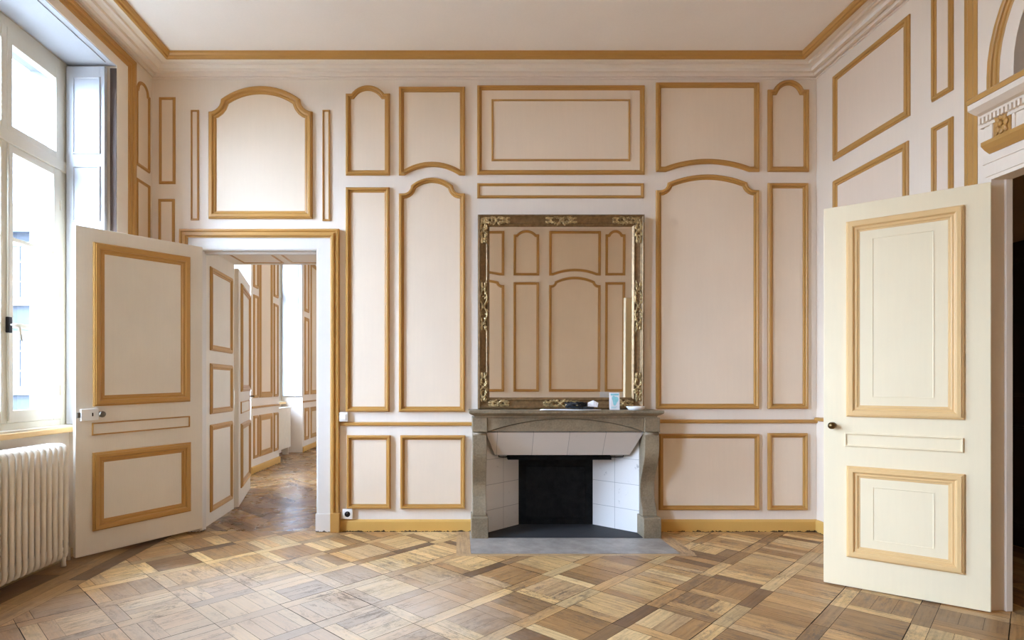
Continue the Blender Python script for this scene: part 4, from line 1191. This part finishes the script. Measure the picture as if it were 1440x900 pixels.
# ================================================================== OUTSIDE
gr = MB().box((-60, -30, -3.3), (-3.3, 60, -3.2)).build('ground', M['ground']); struct(gr, 'gravel courtyard outside the windows', 'ground')
def house(name, x0, y0, x1, y1, z0, z1, mat, label, wins, roof=0):
    o = empty(name, ((x0 + x1) / 2, (y0 + y1) / 2, z0), label=label, cat='building'); b = o.location.copy()
    MB().box((x0, y0, z0), (x1, y1, z1)).build('walls', mat, o, b)
    if roof:
        m = MB(); m.prism([(y0 - .3, z1), ((y0 + y1) / 2, z1 + roof), (y1 + .3, z1)], lambda a, c, h: (h, a, c), x0 - .2, x1 + .3); m.build('roof', M['slate'], o, b)
    else: MB().box((x0 - .2, y0 - .25, z1 - .25), (x1 + .2, y1 + .2, z1)).build('eaves_cornice', M['fframe'], o, b)
    for (a0, c0, a1, c1, face) in wins:
        f = MB(); p = MB()
        if face == 'y':
            mp = lambda a, c, h: (a, y0 - h, c)
        else:
            mp = lambda a, c, h: (x1 + h, a, c)
        f.sweep(rect(a0, c0, a1, c1), [(0, 0), (0, .10), (.14, .08), (.14, 0)], mp); f.prism(rect(a0 - .1, c0 - .14, a1 + .1, c0), mp, 0, .16)
        fo_ = f.build('window', M['fframe'], o, b)
        p.prism(rect(a0 + .13, c0 + .13, a1 - .13, c1 - .13), mp, .005, .02)
        p.build('pane', M['fwin'], fo_, b)
        q = MB(); am = (a0 + a1) / 2; q.prism(rect(am - .03, c0 + .13, am + .03, c1 - .13), mp, .02, .05)
        for t in (1, 2): zz = c0 + (c1 - c0) * t / 3; q.prism(rect(a0 + .13, zz - .02, a1 - .13, zz + .02), mp, .02, .045)
        q.build('glazing_bars', M['fframe'], fo_, b)
    return o
wb = []
for zz in (-1.8, 1.0, 4.0):
    for xx in (-20.5, -18.0, -15.4): wb.append((xx, zz, xx + 1.15, zz + 2.0, 'y'))
house('building', -22, 19.5, -12.5, 27, -3.2, 6.3, M['facade2'], 'grey rendered house with slate roof, seen low in the window', wb, 2.2)

# ================================================================== LIGHT
SKY_0, SKY_K, SKY_P = 7.0, 57.0, 5.0            # bright overcast, brightest towards the hidden sun
w = bpy.data.worlds.new('sky'); SC.world = w; w.use_nodes = True
wn = w.node_tree; bg = wn.nodes['Background']
tc = wn.nodes.new('ShaderNodeTexCoord'); nz = wn.nodes.new('ShaderNodeVectorMath'); nz.operation = 'NORMALIZE'
wn.links.new(tc.outputs['Generated'], nz.inputs[0])
dp = wn.nodes.new('ShaderNodeVectorMath'); dp.operation = 'DOT_PRODUCT'; wn.links.new(nz.outputs[0], dp.inputs[0])
dp.inputs[1].default_value = Vector((-.75, -.42, .49)).normalized()
def wmath(op, a_, b_):
    n_ = wn.nodes.new('ShaderNodeMath'); n_.operation = op
    for i_, v_ in enumerate((a_, b_)):
        if isinstance(v_, bpy.types.NodeSocket): wn.links.new(v_, n_.inputs[i_])
        else: n_.inputs[i_].default_value = v_
    return n_.outputs[0]
lobe = wmath('POWER', wmath('MAXIMUM', dp.outputs['Value'], 0.0), SKY_P)
wn.links.new(wmath('ADD', wmath('MULTIPLY', lobe, SKY_K), SKY_0), bg.inputs['Strength'])
bg.inputs['Color'].default_value = (.755, .965, 1.36, 1)
def portal(y0, y1, z0, z1, X):
    l = bpy.data.lights.new('sky_portal', 'AREA'); l.shape = 'RECTANGLE'; l.size = z1 - z0; l.size_y = y1 - y0; l.cycles.is_portal = True
    o = bpy.data.objects.new('sky_portal', l); COL.objects.link(o); o.location = (X, (y0 + y1) / 2, (z0 + z1) / 2)
    o.rotation_euler = (0, -PI / 2, 0)
for a, b, X in ((WY0, WY1, XOUT - .02), (W2Y0, W2Y1, XOUT - .02), (fw1[0], fw1[1], XFW - .22), (fw2[0], fw2[1], XFW - .22)):
    portal(a + .05, b - .05, .9, WZT, X)

# ================================================================== CAMERA
cam = bpy.data.cameras.new('camera'); co = bpy.data.objects.new('camera', cam); COL.objects.link(co)
co.location = (0, 0, H); co.rotation_euler = (PI / 2, 0, 0)
cam.sensor_width = 36; cam.lens = 36 * F / 1440
cam.shift_x = (720 - CX) / 1440; cam.shift_y = (CY - 450) / 1440
cam.clip_start = .02
SC.camera = co
vs = SC.view_settings; vs.view_transform = 'Standard'; vs.look = 'None'; vs.gamma = 1; vs.exposure = 0.27; vs.use_curve_mapping = False
SC.cycles.max_bounces = 14; SC.cycles.diffuse_bounces = 10; SC.cycles.glossy_bounces = 6; SC.cycles.transparent_max_bounces = 16
SC.cycles.use_denoising = True; SC.cycles.sample_clamp_indirect = 8
SC.cycles.caustics_reflective = True; SC.cycles.blur_glossy = .5
